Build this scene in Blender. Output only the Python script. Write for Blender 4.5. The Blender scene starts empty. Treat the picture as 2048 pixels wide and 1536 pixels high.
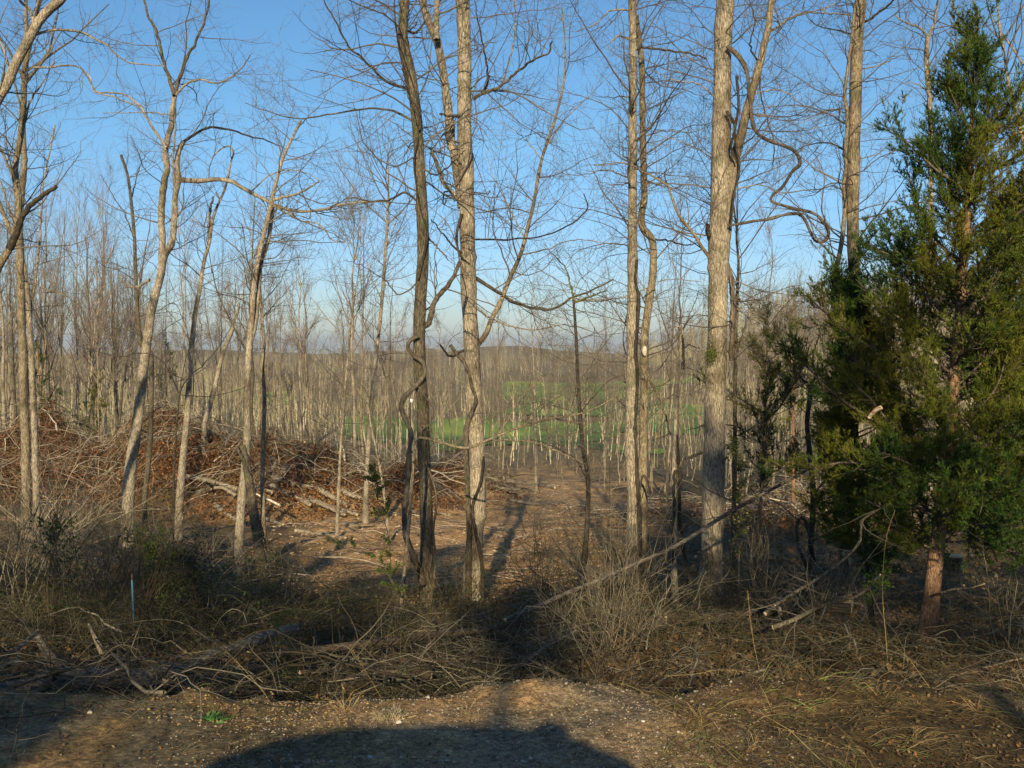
import bpy, math
import numpy as np
from mathutils import Vector, Matrix

# ------------------------------------------------------------------ camera, sky, sun, exposure
scene = bpy.context.scene
F = 2000.0                      # focal length in pixels of the 2048 px photograph
PITCH = math.atan(78 / F)       # looking slightly down
cd = bpy.data.cameras.new('camera')
cam = bpy.data.objects.new('camera', cd)
scene.collection.objects.link(cam)
cd.sensor_width = 36.0
cd.lens = 36.0 * F / 2048.0
cd.clip_start = 0.05
cd.clip_end = 20000
cam.location = (0, 0, 0)
cam.rotation_euler = (math.pi / 2 - PITCH, 0, 0)
scene.camera = cam

SUN_EL = math.radians(20.5)
SUN_AZ = math.radians(2.5)      # the light travels away from the camera, a little to the right
w = bpy.data.worlds.new("World")
scene.world = w
w.use_nodes = True
wn = w.node_tree
bg = wn.nodes['Background']
sky = wn.nodes.new('ShaderNodeTexSky')
sky.sky_type = 'NISHITA'
sky.sun_disc = False
sky.sun_elevation = SUN_EL
sky.sun_rotation = math.pi + SUN_AZ
sky.air_density = 1.0
sky.dust_density = 0.4
sky.ozone_density = 3.0
SKY0, SKY1, SKY2, SKY3 = (.68, .73, .94), (.70, .79, .96), (.87, .97, .99), (.97, 1.02, 1.0)
hs = wn.nodes.new('ShaderNodeHueSaturation')
hs.inputs['Saturation'].default_value = 1.16
wn.links.new(sky.outputs[0], hs.inputs['Color'])
# tint of the sky by height above the horizon (lavender haze low, azure high)
wtc = wn.nodes.new('ShaderNodeTexCoord')
wsp = wn.nodes.new('ShaderNodeSeparateXYZ')
wn.links.new(wtc.outputs['Generated'], wsp.inputs[0])
wr = wn.nodes.new('ShaderNodeValToRGB')
for _i, (_p, _c) in enumerate(((0.0, SKY0), (.09, SKY1), (.20, SKY2), (.36, SKY3))):
    _e = wr.color_ramp.elements[_i] if _i < 2 else wr.color_ramp.elements.new(_p)
    _e.position = _p; _e.color = (*_c, 1)
wn.links.new(wsp.outputs['Z'], wr.inputs[0])
wm = wn.nodes.new('ShaderNodeMix'); wm.data_type = 'RGBA'; wm.blend_type = 'MULTIPLY'; wm.inputs[0].default_value = 1
wn.links.new(hs.outputs[0], wm.inputs[6]); wn.links.new(wr.outputs[0], wm.inputs[7])
wn.links.new(wm.outputs[2], bg.inputs['Color'])
bg.inputs['Strength'].default_value = 0.10
sl = bpy.data.lights.new('sun', 'SUN')
sl.energy = 5.0
sl.angle = math.radians(0.53)
sl.color = (1.0, 0.845, 0.53)
so = bpy.data.objects.new('sun', sl)
scene.collection.objects.link(so)
LD = Vector((math.sin(SUN_AZ) * math.cos(SUN_EL), math.cos(SUN_AZ) * math.cos(SUN_EL), -math.sin(SUN_EL)))
so.rotation_euler = LD.to_track_quat('-Z', 'Y').to_euler()
so.location = (0, -20, 30)
scene.view_settings.view_transform = 'Standard'
scene.view_settings.look = 'None'
scene.view_settings.exposure = 0.42
scene.view_settings.gamma = 1.0
scene.cycles.max_bounces = 5
scene.cycles.diffuse_bounces = 2
scene.cycles.transparent_max_bounces = 8

# ------------------------------------------------------------------ helpers
RNG = np.random.default_rng(7)
COL = scene.collection
A = np.array
CP, SP = math.cos(PITCH), math.sin(PITCH)


def at(px, py, D):
    """pixel + world distance Y -> world point (vectorised)"""
    px = np.asarray(px, float); py = np.asarray(py, float); D = np.asarray(D, float)
    cx = (px - 1024) / F
    cy = -(py - 768) / F
    dy = CP + cy * SP
    dz = -SP + cy * CP
    s = D / dy
    return np.stack(np.broadcast_arrays(cx * s, D, dz * s), -1)


def tag(o, label=None, cat=None, group=None, kind=None):
    if label: o['label'] = label
    if cat: o['category'] = cat
    if group: o['group'] = group
    if kind: o['kind'] = kind
    return o


def empty(name, loc, label=None, cat=None, group=None):
    o = bpy.data.objects.new(name, None)
    o.empty_display_size = 0.2
    COL.objects.link(o)
    o.location = tuple(float(v) for v in loc)
    return tag(o, label, cat, group)


def copy_tree(o, parent=None):
    c = o.copy()
    COL.objects.link(c)
    if parent is not None:
        c.parent = parent
    for ch in list(o.children):
        copy_tree(ch, c)
    return c


def norm(v):
    return v / np.maximum(np.linalg.norm(v, axis=-1, keepdims=True), 1e-9)


class MB:
    def __init__(s):
        s.v = []; s.q = []; s.t = []; s.qm = []; s.tm = []; s.c = []; s.n = 0

    def add(s, v, q=None, t=None, mat=0, col=None):
        v = np.asarray(v, float).reshape(-1, 3)
        s.v.append(v)
        if col is None:
            c = np.ones((len(v), 3)) * 0.5
        else:
            c = np.broadcast_to(np.asarray(col, float), (len(v), 3)) if np.ndim(col) < 2 else np.asarray(col, float).reshape(-1, 3)
        s.c.append(c)
        if q is not None and len(q):
            q = np.asarray(q).reshape(-1, 4); s.q.append(q + s.n); s.qm.append(np.full(len(q), mat))
        if t is not None and len(t):
            t = np.asarray(t).reshape(-1, 3); s.t.append(t + s.n); s.tm.append(np.full(len(t), mat))
        s.n += len(v)

    def tubes(s, P, R, S=4, mat=0, col=None, ref=None):
        P = np.asarray(P, float); R = np.asarray(R, float)
        if P.ndim == 2:
            P = P[None]; R = R[None]
        B, K, _ = P.shape
        T = np.gradient(P, axis=1)
        T = norm(T)
        if ref is None:
            d = norm(P[:, -1] - P[:, 0])
            rf = np.where((np.abs(d[:, 2]) < .75)[:, None], A([[0, 0, 1.]]), A([[1., 0.13, 0]]))
        else:
            rf = np.broadcast_to(A(ref, float), (B, 3))
        U = norm(np.cross(T, rf[:, None, :]))
        W = np.cross(T, U)
        a = np.arange(S) * 2 * math.pi / S
        V = P[:, :, None] + (R[:, :, None, None] if R.ndim == 2 else R[..., None]) * (np.cos(a)[None, None, :, None] * U[:, :, None] + np.sin(a)[None, None, :, None] * W[:, :, None])
        k = np.arange(K - 1)[:, None]; j = np.arange(S)[None]
        a0 = k * S + j; a1 = k * S + (j + 1) % S
        f = np.stack([a0, a1, a1 + S, a0 + S], -1).reshape(-1, 4)
        fs = (f[None] + (np.arange(B) * K * S)[:, None, None]).reshape(-1, 4)
        if col is not None and np.ndim(col) == 2 and len(col) == B:
            col = np.repeat(np.asarray(col), K * S, axis=0)
        s.add(V, q=fs, mat=mat, col=col)

    def cards(s, C, X, Y, mat=0, col=None):
        """diamond leaf cards: centre, half axis X, half axis Y"""
        V = np.stack([C - X, C - Y * .9, C + X, C + Y * .9], 1)
        n = len(C)
        if col is not None and np.ndim(col) == 2 and len(col) == n:
            col = np.repeat(np.asarray(col), 4, axis=0)
        s.add(V, q=np.arange(n * 4).reshape(-1, 4), mat=mat, col=col)

    def blades(s, B0, Dm, L, W, mat=0, col=None, droop=.5):
        """grass blades: base, lean direction (unnormalised), length, width"""
        n = len(B0)
        side = norm(np.cross(Dm, RNG.normal(size=(n, 3))))
        ts = A([0, .45, .8, 1.0]); ws = A([1, .8, .45, 0.05])
        L = np.asarray(L)[:, None]
        pts = []
        for t, ww in zip(ts, ws):
            c = B0 + Dm * L * t + A([0, 0, -1.]) * (droop * L * t * t)
            pts.append(c - side * (np.asarray(W)[:, None] * ww)); pts.append(c + side * (np.asarray(W)[:, None] * ww))
        V = np.stack(pts, 1)
        f = A([[0, 1, 3, 2], [2, 3, 5, 4], [4, 5, 7, 6]])
        fs = (f[None] + (np.arange(n) * 8)[:, None, None]).reshape(-1, 4)
        if col is not None and np.ndim(col) == 2 and len(col) == n:
            col = np.repeat(np.asarray(col), 8, axis=0)
        s.add(V, q=fs, mat=mat, col=col)

    def build(s, name, mats, parent=None, origin=(0, 0, 0), smooth=True, colors=False):
        V = np.concatenate(s.v) - A(origin, float)
        nq = sum(len(x) for x in s.q); nt = sum(len(x) for x in s.t)
        me = bpy.data.meshes.new(name)
        me.vertices.add(len(V)); me.vertices.foreach_set('co', V.astype(np.float32).ravel())
        loops = []; starts = []; mi = []
        if nq:
            q = np.concatenate(s.q); loops.append(q.ravel()); starts.append(np.arange(nq) * 4); mi.append(np.concatenate(s.qm))
        if nt:
            t = np.concatenate(s.t); loops.append(t.ravel()); starts.append(nq * 4 + np.arange(nt) * 3); mi.append(np.concatenate(s.tm))
        loops = np.concatenate(loops).astype(np.int32); starts = np.concatenate(starts).astype(np.int32)
        me.loops.add(len(loops)); me.loops.foreach_set('vertex_index', loops)
        me.polygons.add(len(starts)); me.polygons.foreach_set('loop_start', starts)
        me.polygons.foreach_set('material_index', np.concatenate(mi).astype(np.int32))
        me.update(calc_edges=True)
        if smooth:
            me.polygons.foreach_set('use_smooth', np.ones(len(starts), bool))
        if colors:
            ca = me.attributes.new('tint', 'FLOAT_COLOR', 'POINT')
            c = np.concatenate([np.concatenate(s.c), np.ones((len(V), 1))], 1)
            ca.data.foreach_set('color', c.astype(np.float32).ravel())
        for m in (mats if isinstance(mats, (list, tuple)) else [mats]):
            me.materials.append(m)
        o = bpy.data.objects.new(name, me)
        COL.objects.link(o)
        if parent is not None:
            o.parent = parent
        else:
            o.location = tuple(float(x) for x in origin)
        return o


def rugged(P, R, S, K, seed, amp=.06, ridge=.05):
    """finer rings with ridges, swellings and knots: returns P, R[K,S]"""
    rng = np.random.default_rng(seed + 5000)
    q = resample(np.concatenate([P, R[:, None]], 1), K)
    P2, R2 = q[:, :3], q[:, 3]
    L = np.concatenate([[0], np.cumsum(np.linalg.norm(np.diff(P2, axis=0), axis=1))])
    a = np.arange(S) * 2 * math.pi / S
    ca, sa = np.cos(a)[None], np.sin(a)[None]; l = L[:, None]
    o = rng.uniform(0, 90)
    n = amp * 2 * (vnoise(ca * 1.3 + 9 + o, l * 1.6 + sa * 1.1 + o) + .6 * vnoise(ca * 2.9 + o, l * 4 + sa * 2.7))
    n = n + ridge * 2 * vnoise(a[None] * S / 6.28 * .9 + 0 * l, l * 3.1 + o) + ridge * vnoise(a[None] * 31 + o, l * 11)
    for k in range(int(L[-1] * .8)):      # knots
        n = n + .28 * np.exp(-((l - rng.uniform(0, L[-1])) / .05) ** 2) * np.exp((np.cos(a[None] - rng.uniform(0, 6.28)) - 1) * 5)
    return P2, R2[:, None] * (1 + n)


def resample(p, K, jit=0.0, rng=RNG):
    p = np.asarray(p, float)
    if len(p) == 2:
        p = np.stack([p[0], (p[0] + p[1]) / 2, p[1]])
    ext = np.concatenate([[2 * p[0] - p[1]], p, [2 * p[-1] - p[-2]]])
    out = []
    for i in range(1, len(ext) - 2):
        t = np.linspace(0, 1, 14, endpoint=False)[:, None]
        a, b, c, d = ext[i - 1], ext[i], ext[i + 1], ext[i + 2]
        out.append(.5 * ((2 * b) + (-a + c) * t + (2 * a - 5 * b + 4 * c - d) * t ** 2 + (-a + 3 * b - 3 * c + d) * t ** 3))
    out.append(p[-1:])
    q = np.concatenate(out)
    L = np.concatenate([[0], np.cumsum(np.linalg.norm(np.diff(q, axis=0), axis=1))])
    s = np.linspace(0, L[-1], K)
    r = np.stack([np.interp(s, L, q[:, k]) for k in range(q.shape[1])], -1)
    if jit:
        n = rng.normal(size=r.shape) * jit
        n[0] = 0
        r = r + n
    return r


def grow(rng, P, R, N, t=(.15, 1), ang=(35, 75), L=(.3, .6), K=6, up=.06, wig=.2, rf=.5, rmin=.0015, thick=.018, flat=0.0):
    """N side branches on the branches P (B,K,3); lengths are absolute (m)"""
    B, K0, _ = P.shape
    seg = np.linalg.norm(np.diff(P, axis=1), axis=2).sum(1)
    pr = seg / seg.sum()
    idx = rng.choice(B, N, p=pr)
    tt = rng.uniform(t[0], t[1], N)
    s = tt * (K0 - 1) * .9999
    i = np.floor(s).astype(int); f = (s - i)[:, None]
    p0 = P[idx, i] * (1 - f) + P[idx, i + 1] * f
    r0 = R[idx, i] * (1 - f[:, 0]) + R[idx, i + 1] * f[:, 0]
    T = norm(P[idx, i + 1] - P[idx, i])
    rv = rng.normal(size=(N, 3))
    rv[:, 2] = rv[:, 2] * (1 - flat) + .35 * abs(rv[:, 2])
    pe = norm(rv - T * (rv * T).sum(1, keepdims=True))
    an = np.radians(rng.uniform(ang[0], ang[1], N))[:, None]
    d = norm(np.cos(an) * T + np.sin(an) * pe)
    ln = rng.uniform(L[0], L[1], N) * (1.15 - .55 * tt)
    st = (ln / (K - 1))[:, None]
    out = [p0]; c = p0
    for k in range(K - 1):
        d = norm(d + wig * rng.normal(size=(N, 3)) + A([0, 0, up]))
        c = c + d * st
        out.append(c)
    Q = np.stack(out, 1)
    rr = np.clip(r0 * rf, rmin * 1.3, ln * thick + rmin)
    RR = rr[:, None] * np.linspace(1, .3, K)[None]
    return Q, np.maximum(RR, rmin * .6)


# value noise -------------------------------------------------------
_perm = np.random.default_rng(3).random((256, 256))


def vnoise(x, y):
    xi = np.floor(x).astype(int); yi = np.floor(y).astype(int)
    fx = x - xi; fy = y - yi
    fx = fx * fx * (3 - 2 * fx); fy = fy * fy * (3 - 2 * fy)
    g = lambda a, b: _perm[a & 255, b & 255]
    return (g(xi, yi) * (1 - fx) + g(xi + 1, yi) * fx) * (1 - fy) + (g(xi, yi + 1) * (1 - fx) + g(xi + 1, yi + 1) * fx) * fy - .5


def fbm(x, y, o=4):
    r = 0; a = 1
    for k in range(o):
        r = r + a * vnoise(x * 2 ** k + 17 * k, y * 2 ** k + 31 * k); a *= .5
    return r


# terrain -----------------------------------------------------------
_py = A([-200, -6, 0, 4.3, 4.9, 5.5, 6.2, 7, 8.5, 11, 13, 17, 20, 22, 30, 45, 60, 80, 110, 150, 200, 260, 330, 500, 900, 1500, 4000.])
_pz = A([-1.7, -1.7, -1.7, -1.70, -1.74, -2.04, -2.3, -2.42, -2.58, -3.05, -3.4, -3.95, -4.2, -4.4, -5.2, -6.8, -8.2, -10, -12.5, -14.2, -13.6, -11.4, -10, -9.5, -9.5, -20, -60])
_u = np.linspace(np.arcsinh(-200), np.arcsinh(4000), 3000)
_z = np.interp(np.sinh(_u), _py, _pz)
_ker = np.hanning(17); _ker /= _ker.sum()
_z = np.convolve(np.pad(_z, 8, mode='edge'), _ker, mode='valid')
PILES = [(-18.0, 38, 6.0, 4.5, 2.0), (-11.5, 36, 3.2, 3.2, 1.6), (-7.4, 33, 3.0, 2.5, 1.35), (-4.2, 36, 1.6, 2.5, .7), (-1.9, 39, 1.6, 1.8, 1.1),
         (-9.2, 12.5, 1.8, 1.4, .9), (1.4, 7.9, .5, .45, .25), (17, 34, 5, 5, .6)]


def h(x, y, fine=True):
    x = np.asarray(x, float); y = np.asarray(y, float)
    z = np.interp(np.arcsinh(y), _u, _z)
    z = z + 22 * np.exp(-(np.abs(x - 128) / 60) ** 3 - ((y - 330) / 90) ** 2)
    z = z + 5 * np.exp(-((x - 420) / 200) ** 2 - ((y - 800) / 200) ** 2)
    for (cx, cy, sx, sy, hh) in PILES:
        z = z + hh * (1 + (.8 * fbm(x * .45 + 2, y * .45, 3) if hh > 1 else 0)) * np.exp(-((x - cx) / sx) ** 2 - ((y - cy) / sy) ** 2)
    z = z + fbm(x / 95. + 3, y / 400., 3) * np.clip((y - 350) * .03, 0, 15)
    d = np.hypot(x, y)
    z = z + fbm(x * .13, y * .13, 2) * np.clip((d - 8) * .02, 0, .5)
    z = z + fbm(x / 60., y / 60., 3) * np.clip((d - 60) * .01, 0, 3)
    off = np.clip((y - 4.4) * 1.0, 0.06, 1)            # rougher off the gravel
    if fine:
        z = z + fbm(x * 1.3, y * 1.3, 4) * .16 * off
        lip = np.exp(-((y - 4.75 - fbm(x * 1.1, y * 0 + 3, 2) * .5) / .28) ** 2)
        z = z + lip * (np.clip(fbm(x * 4, y * 4, 3) + .1, 0, 1) * .12) * np.where(x < -1.2, 1, .3)
        bank = np.exp(-((y - 4.85) / .6) ** 2)
        z = z + bank * (.11 * np.clip(fbm(x * 1.7 + 4, y * 2.2, 4) + .05, 0, 1) + .035 * np.abs(fbm(x * 7, y * 9, 3))) + .10 * np.exp(-((x - .22) / .45) ** 2 - ((y - 5.0) / .3) ** 2)
        z = z + fbm(x * 9, y * 9, 2) * .02 * np.clip(off * 1.5, 0, 1) * (d < 60)
    return z


def hp(px, D):
    """ground point under picture column px at distance D"""
    x = (np.asarray(px, float) - 1024) / F * np.asarray(D, float)
    return np.stack([x, np.broadcast_to(D, np.shape(x)), h(x, D)], -1)


_ds = np.geomspace(2.5, 400, 900)


def hit(px, py):
    p = at(px, py, _ds)
    g = h(p[:, 0], p[:, 1])
    k = np.argmax(p[:, 2] < g)
    return p[k]


def tr(s):
    return A([[float(a) for a in q.split(',')] for q in s.split()])


# ------------------------------------------------------------------ materials
def new_mat(name):
    m = bpy.data.materials.new(name); m.use_nodes = True
    nt = m.node_tree
    b = nt.nodes['Principled BSDF']
    b.inputs['Roughness'].default_value = .9
    if 'Specular IOR Level' in b.inputs:
        b.inputs['Specular IOR Level'].default_value = .2
    return m, nt, b


def N(nt, t, **kw):
    n = nt.nodes.new(t)
    for k, v in kw.items():
        if hasattr(n, k): setattr(n, k, v)
        else: n.inputs[k].default_value = v
    return n


def ramp(nt, stops):
    r = nt.nodes.new('ShaderNodeValToRGB')
    e = r.color_ramp.elements
    e[0].position, e[0].color = stops[0][0], (*stops[0][1], 1)
    e[1].position, e[1].color = stops[-1][0], (*stops[-1][1], 1)
    for p, c in stops[1:-1]:
        x = e.new(p); x.color = (*c, 1)
    return r


def bark(name, lo, mid, hi, moss=(.10, .12, .04), mossamt=.35, scale=1.0, bump=.6, stretch=(1, 1, .24)):
    m, nt, b = new_mat(name)
    tc = N(nt, 'ShaderNodeTexCoord')
    mp = N(nt, 'ShaderNodeMapping'); mp.inputs['Scale'].default_value = stretch
    nt.links.new(tc.outputs['Object'], mp.inputs['Vector'])
    n1 = N(nt, 'ShaderNodeTexNoise', Scale=55 * scale, Detail=6, Roughness=.65)
    nt.links.new(mp.outputs[0], n1.inputs['Vector'])
    vo = N(nt, 'ShaderNodeTexVoronoi', Scale=38 * scale); vo.feature = 'DISTANCE_TO_EDGE'
    nt.links.new(mp.outputs[0], vo.inputs['Vector'])
    n2 = N(nt, 'ShaderNodeTexNoise', Scale=2.2 * scale, Detail=5, Roughness=.6)
    nt.links.new(tc.outputs['Object'], n2.inputs['Vector'])
    r = ramp(nt, [(.3, lo), (.5, mid), (.72, hi)])
    nt.links.new(n1.outputs['Fac'], r.inputs[0])
    # large pale / dark patches
    r2 = ramp(nt, [(.36, (.5, .47, .44)), (.5, (1, 1, 1)), (.66, (1.35, 1.33, 1.3))])
    nt.links.new(n2.outputs['Fac'], r2.inputs[0])
    mx = N(nt, 'ShaderNodeMix', data_type='RGBA', blend_type='MULTIPLY'); mx.inputs[0].default_value = 1
    nt.links.new(r.outputs[0], mx.inputs[6]); nt.links.new(r2.outputs[0], mx.inputs[7])
    n3 = N(nt, 'ShaderNodeTexNoise', Scale=5.5 * scale, Detail=4, Roughness=.7)
    nt.links.new(tc.outputs['Object'], n3.inputs['Vector'])
    r3 = ramp(nt, [(.52, (0, 0, 0)), (.68, (mossamt,) * 3)])
    nt.links.new(n3.outputs['Fac'], r3.inputs[0])
    mx2 = N(nt, 'ShaderNodeMix', data_type='RGBA')
    nt.links.new(r3.outputs[0], mx2.inputs[0]); nt.links.new(mx.outputs[2], mx2.inputs[6]); mx2.inputs[7].default_value = (*moss, 1)
    # furrows
    rv = ramp(nt, [(0.0, (.45, .43, .42)), (.12, (1, 1, 1))])
    nt.links.new(vo.outputs['Distance'], rv.inputs[0])
    mx3 = N(nt, 'ShaderNodeMix', data_type='RGBA', blend_type='MULTIPLY'); mx3.inputs[0].default_value = .9
    nt.links.new(mx2.outputs[2], mx3.inputs[6]); nt.links.new(rv.outputs[0], mx3.inputs[7])
    nt.links.new(mx3.outputs[2], b.inputs['Base Color'])
    ad = N(nt, 'ShaderNodeMath', operation='ADD')
    nt.links.new(n1.outputs['Fac'], ad.inputs[0]); nt.links.new(vo.outputs['Distance'], ad.inputs[1])
    bp = N(nt, 'ShaderNodeBump', Strength=bump, Distance=.02)
    nt.links.new(ad.outputs[0], bp.inputs['Height']); nt.links.new(bp.outputs[0], b.inputs['Normal'])
    return m


def plain(name, lo, hi, scale=3.0):
    m, nt, b = new_mat(name)
    tc = N(nt, 'ShaderNodeTexCoord')
    n1 = N(nt, 'ShaderNodeTexNoise', Scale=scale, Detail=3)
    nt.links.new(tc.outputs['Object'], n1.inputs['Vector'])
    r = ramp(nt, [(.35, lo), (.65, hi)])
    nt.links.new(n1.outputs['Fac'], r.inputs[0]); nt.links.new(r.outputs[0], b.inputs['Base Color'])
    return m


def tinted(name, trans=0.0, rough=.85, vary=.35):
    m, nt, b = new_mat(name)
    b.inputs['Roughness'].default_value = rough
    at_ = N(nt, 'ShaderNodeAttribute', attribute_name='tint')
    tc = N(nt, 'ShaderNodeTexCoord')
    n1 = N(nt, 'ShaderNodeTexNoise', Scale=14.0, Detail=3)
    nt.links.new(tc.outputs['Object'], n1.inputs['Vector'])
    r = ramp(nt, [(.3, (1 - vary,) * 3), (.7, (1 + vary,) * 3)])
    nt.links.new(n1.outputs['Fac'], r.inputs[0])
    mx = N(nt, 'ShaderNodeMix', data_type='RGBA', blend_type='MULTIPLY'); mx.inputs[0].default_value = 1
    nt.links.new(at_.outputs['Color'], mx.inputs[6]); nt.links.new(r.outputs[0], mx.inputs[7])
    nt.links.new(mx.outputs[2], b.inputs['Base Color'])
    if trans > 0:
        tr_ = N(nt, 'ShaderNodeBsdfTranslucent')
        nt.links.new(mx.outputs[2], tr_.inputs['Color'])
        ms = N(nt, 'ShaderNodeMixShader'); ms.inputs[0].default_value = trans
        nt.links.new(b.outputs[0], ms.inputs[1]); nt.links.new(tr_.outputs[0], ms.inputs[2])
        nt.links.new(ms.outputs[0], nt.nodes['Material Output'].inputs['Surface'])
    return m


M = {}
M['pale'] = bark('pale_bark', (.085, .07, .052), (.335, .275, .205), (.54, .47, .37), mossamt=.35, bump=.9)
M['tan'] = bark('tan_bark', (.06, .048, .034), (.235, .185, .125), (.43, .355, .255), mossamt=.4)
M['grey'] = bark('grey_bark', (.028, .022, .016), (.115, .092, .064), (.29, .24, .18), mossamt=.5, scale=1.2, bump=.9)
M['dark'] = bark('dark_bark', (.02, .016, .013), (.05, .04, .033), (.11, .09, .07), mossamt=.25)
M['vine'] = bark('vine_bark', (.05, .038, .03), (.13, .10, .075), (.24, .19, .14), mossamt=.2)
M['red'] = bark('cedar_bark', (.14, .065, .04), (.30, .17, .10), (.42, .28, .19), mossamt=.2, scale=1.6, bump=1)
M['log'] = bark('weathered_wood', (.035, .03, .025), (.15, .125, .10), (.31, .27, .22), mossamt=.35, stretch=(.10, .5, 1), bump=1)
M['darklog'] = bark('rotting_bark', (.025, .02, .015), (.075, .055, .04), (.17, .13, .09), mossamt=.4, stretch=(.12, .6, 1), bump=1)
M['pinklog'] = bark('peeled_log', (.14, .09, .06), (.30, .21, .15), (.42, .32, .24), mossamt=.15, stretch=(.12, .6, 1))
M['wood'] = plain('bare_wood', (.42, .30, .17), (.58, .44, .28), 12)
M['twig'] = plain('twig_bark', (.07, .058, .045), (.18, .15, .115), 2.0)
M['twigd'] = plain('dark_twig_bark', (.05, .04, .035), (.13, .10, .085), 1.5)
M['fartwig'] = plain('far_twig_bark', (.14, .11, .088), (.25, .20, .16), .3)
M['tint'] = tinted('dry_plant')
M['leaf'] = tinted('leaf', trans=.3, rough=.7)
M['needle'] = tinted('cedar_needles', trans=.25, rough=.6, vary=.5)
M['moss'] = plain('moss', (.05, .06, .015), (.16, .15, .04), 30)


def ground_mat():
    m, nt, b = new_mat('ground')
    at_ = N(nt, 'ShaderNodeAttribute', attribute_name='tint')
    tc = N(nt, 'ShaderNodeTexCoord')
    prev = at_.outputs['Color']
    for sc, lo, hi, amt in ((1.1, .7, 1.3, 1), (6.5, .65, 1.35, 1), (38, .45, 1.6, 1), (160, .55, 1.5, .9)):
        n1 = N(nt, 'ShaderNodeTexNoise', Scale=float(sc), Detail=5, Roughness=.65)
        nt.links.new(tc.outputs['Object'], n1.inputs['Vector'])
        r = ramp(nt, [(.33, (lo,) * 3), (.67, (hi, hi * .99, hi * .97))])
        nt.links.new(n1.outputs['Fac'], r.inputs[0])
        mx = N(nt, 'ShaderNodeMix', data_type='RGBA', blend_type='MULTIPLY'); mx.inputs[0].default_value = amt
        nt.links.new(prev, mx.inputs[6]); nt.links.new(r.outputs[0], mx.inputs[7])
        prev = mx.outputs[2]
    # leaf-like flecks
    vo = N(nt, 'ShaderNodeTexVoronoi', Scale=22.0)
    nt.links.new(tc.outputs['Object'], vo.inputs['Vector'])
    r = ramp(nt, [(.0, (.6, .55, .5)), (.5, (1, .97, .93)), (1, (1.35, 1.28, 1.2))])
    nt.links.new(vo.outputs['Color'], r.inputs[0])
    mx = N(nt, 'ShaderNodeMix', data_type='RGBA', blend_type='MULTIPLY'); mx.inputs[0].default_value = .8
    nt.links.new(prev, mx.inputs[6]); nt.links.new(r.outputs[0], mx.inputs[7])
    nt.links.new(mx.outputs[2], b.inputs['Base Color'])
    n4 = N(nt, 'ShaderNodeTexNoise', Scale=30.0, Detail=8, Roughness=.7)
    nt.links.new(tc.outputs['Object'], n4.inputs['Vector'])
    bp = N(nt, 'ShaderNodeBump', Strength=.8, Distance=.04)
    nt.links.new(n4.outputs['Fac'], bp.inputs['Height']); nt.links.new(bp.outputs[0], b.inputs['Normal'])
    return m


M['straw'] = plain('straw', (.20, .14, .06), (.34, .25, .12), 20)
M['ground'] = ground_mat()

# ------------------------------------------------------------------ ground sheet
CLAY = A([.50, .315, .155]); LITTER = A([.09, .064, .03]); GRAVEL = A([.20, .17, .125]); YCLAY = A([.36, .245, .105]); FOREST = A([.21, .165, .085])


def ground_col(x, y, z=None):
    n = fbm(x * .35, y * .35, 4); n2 = fbm(x * 1.7 + 9, y * 1.7, 3)
    D = np.maximum(y, .1); px = 1024 + x / D * F
    c = np.broadcast_to(LITTER, x.shape + (3,)).copy()

    def mix(c, col, wgt):
        return c * (1 - wgt[..., None]) + A(col) * wgt[..., None]
    sm = lambda v, a, b: np.clip((v - a) / (b - a), 0, 1)
    # bulldozed clearing
    cl = sm(px + n * 200, 470, 620) * sm(-px + n * 200, -1330, -1180) * sm(y + n * 4, 13, 17) * sm(-y - n * 10, -120, -60)
    c = mix(c, CLAY, np.clip(cl * (.85 + n2 * .9), 0, 1))
    fo = sm(y, 60, 110)
    c = mix(c, FOREST, fo * .8)
    # patches of bare clay elsewhere
    bare = sm(n + n2 * .5, .25, .5)
    c = mix(c, [.36, .20, .10], bare * sm(-y, -60, -20) * .8)
    # gravel and yellow clay of the road shoulder
    right = sm(px + n2 * 300, 1330, 1560)
    sh = sm(-y + n2 * .5, -5.2, -4.8) * (1 - right)
    c = mix(c, YCLAY * A([.95, .9, 1.05]), sh)
    c = mix(c, A([.075, .06, .03]), np.clip(sm(-px, -760, -560) * (.55 + n2 * 1.6 + n * .8), 0, .92) * sm(-y, -9, -6))  # dark litter patches that also put the left clay's shade into the colour
    c = mix(c, A([.20, .17, .12]), np.clip(n2 * 2.2, 0, .5) * sm(-y, -6, -5.4))
    gr = sm(-y + n2 * .8, -4.75, -4.1) * (1 - right) * sm(px + n * 250, 520, 760)
    c = mix(c, GRAVEL, gr * .75)
    c = mix(c, GRAVEL, sm(-y, -2.5, -1.5))
    return c


ys = [-150., -90, -50, -30, -20, -14, -10, -7, -5, -3.5, -2.3, -1.2, -.2, .7, 1.5, 2.2, 2.8]
while ys[-1] < 5000:
    ys.append(ys[-1] * (1.0085 if ys[-1] < 150 else 1.03))
ys = A(ys)
NX = 420
sx = np.linspace(-1, 1, NX)
sx = .55 * sx + .45 * sx ** 3
wid = np.maximum(np.abs(ys) * 1.5, 9) + 5
GX = sx[None] * wid[:, None]; GY = np.broadcast_to(ys[:, None], GX.shape)
GZ = h(GX, GY)
ny = len(ys)
i0 = (np.arange(ny - 1)[:, None] * NX + np.arange(NX - 1)[None])
fq = np.stack([i0, i0 + 1, i0 + NX + 1, i0 + NX], -1).reshape(-1, 4)
mb = MB()
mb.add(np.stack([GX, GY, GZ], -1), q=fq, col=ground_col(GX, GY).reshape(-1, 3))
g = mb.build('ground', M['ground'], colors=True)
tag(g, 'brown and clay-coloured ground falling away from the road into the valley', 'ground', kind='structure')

# the green field: a sheet just above the ground, with a ragged outline
FIELD = [((690, 1260), (120, 190)), ((1000, 1440), (150, 300)), ((470, 600), (225, 265))]


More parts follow.
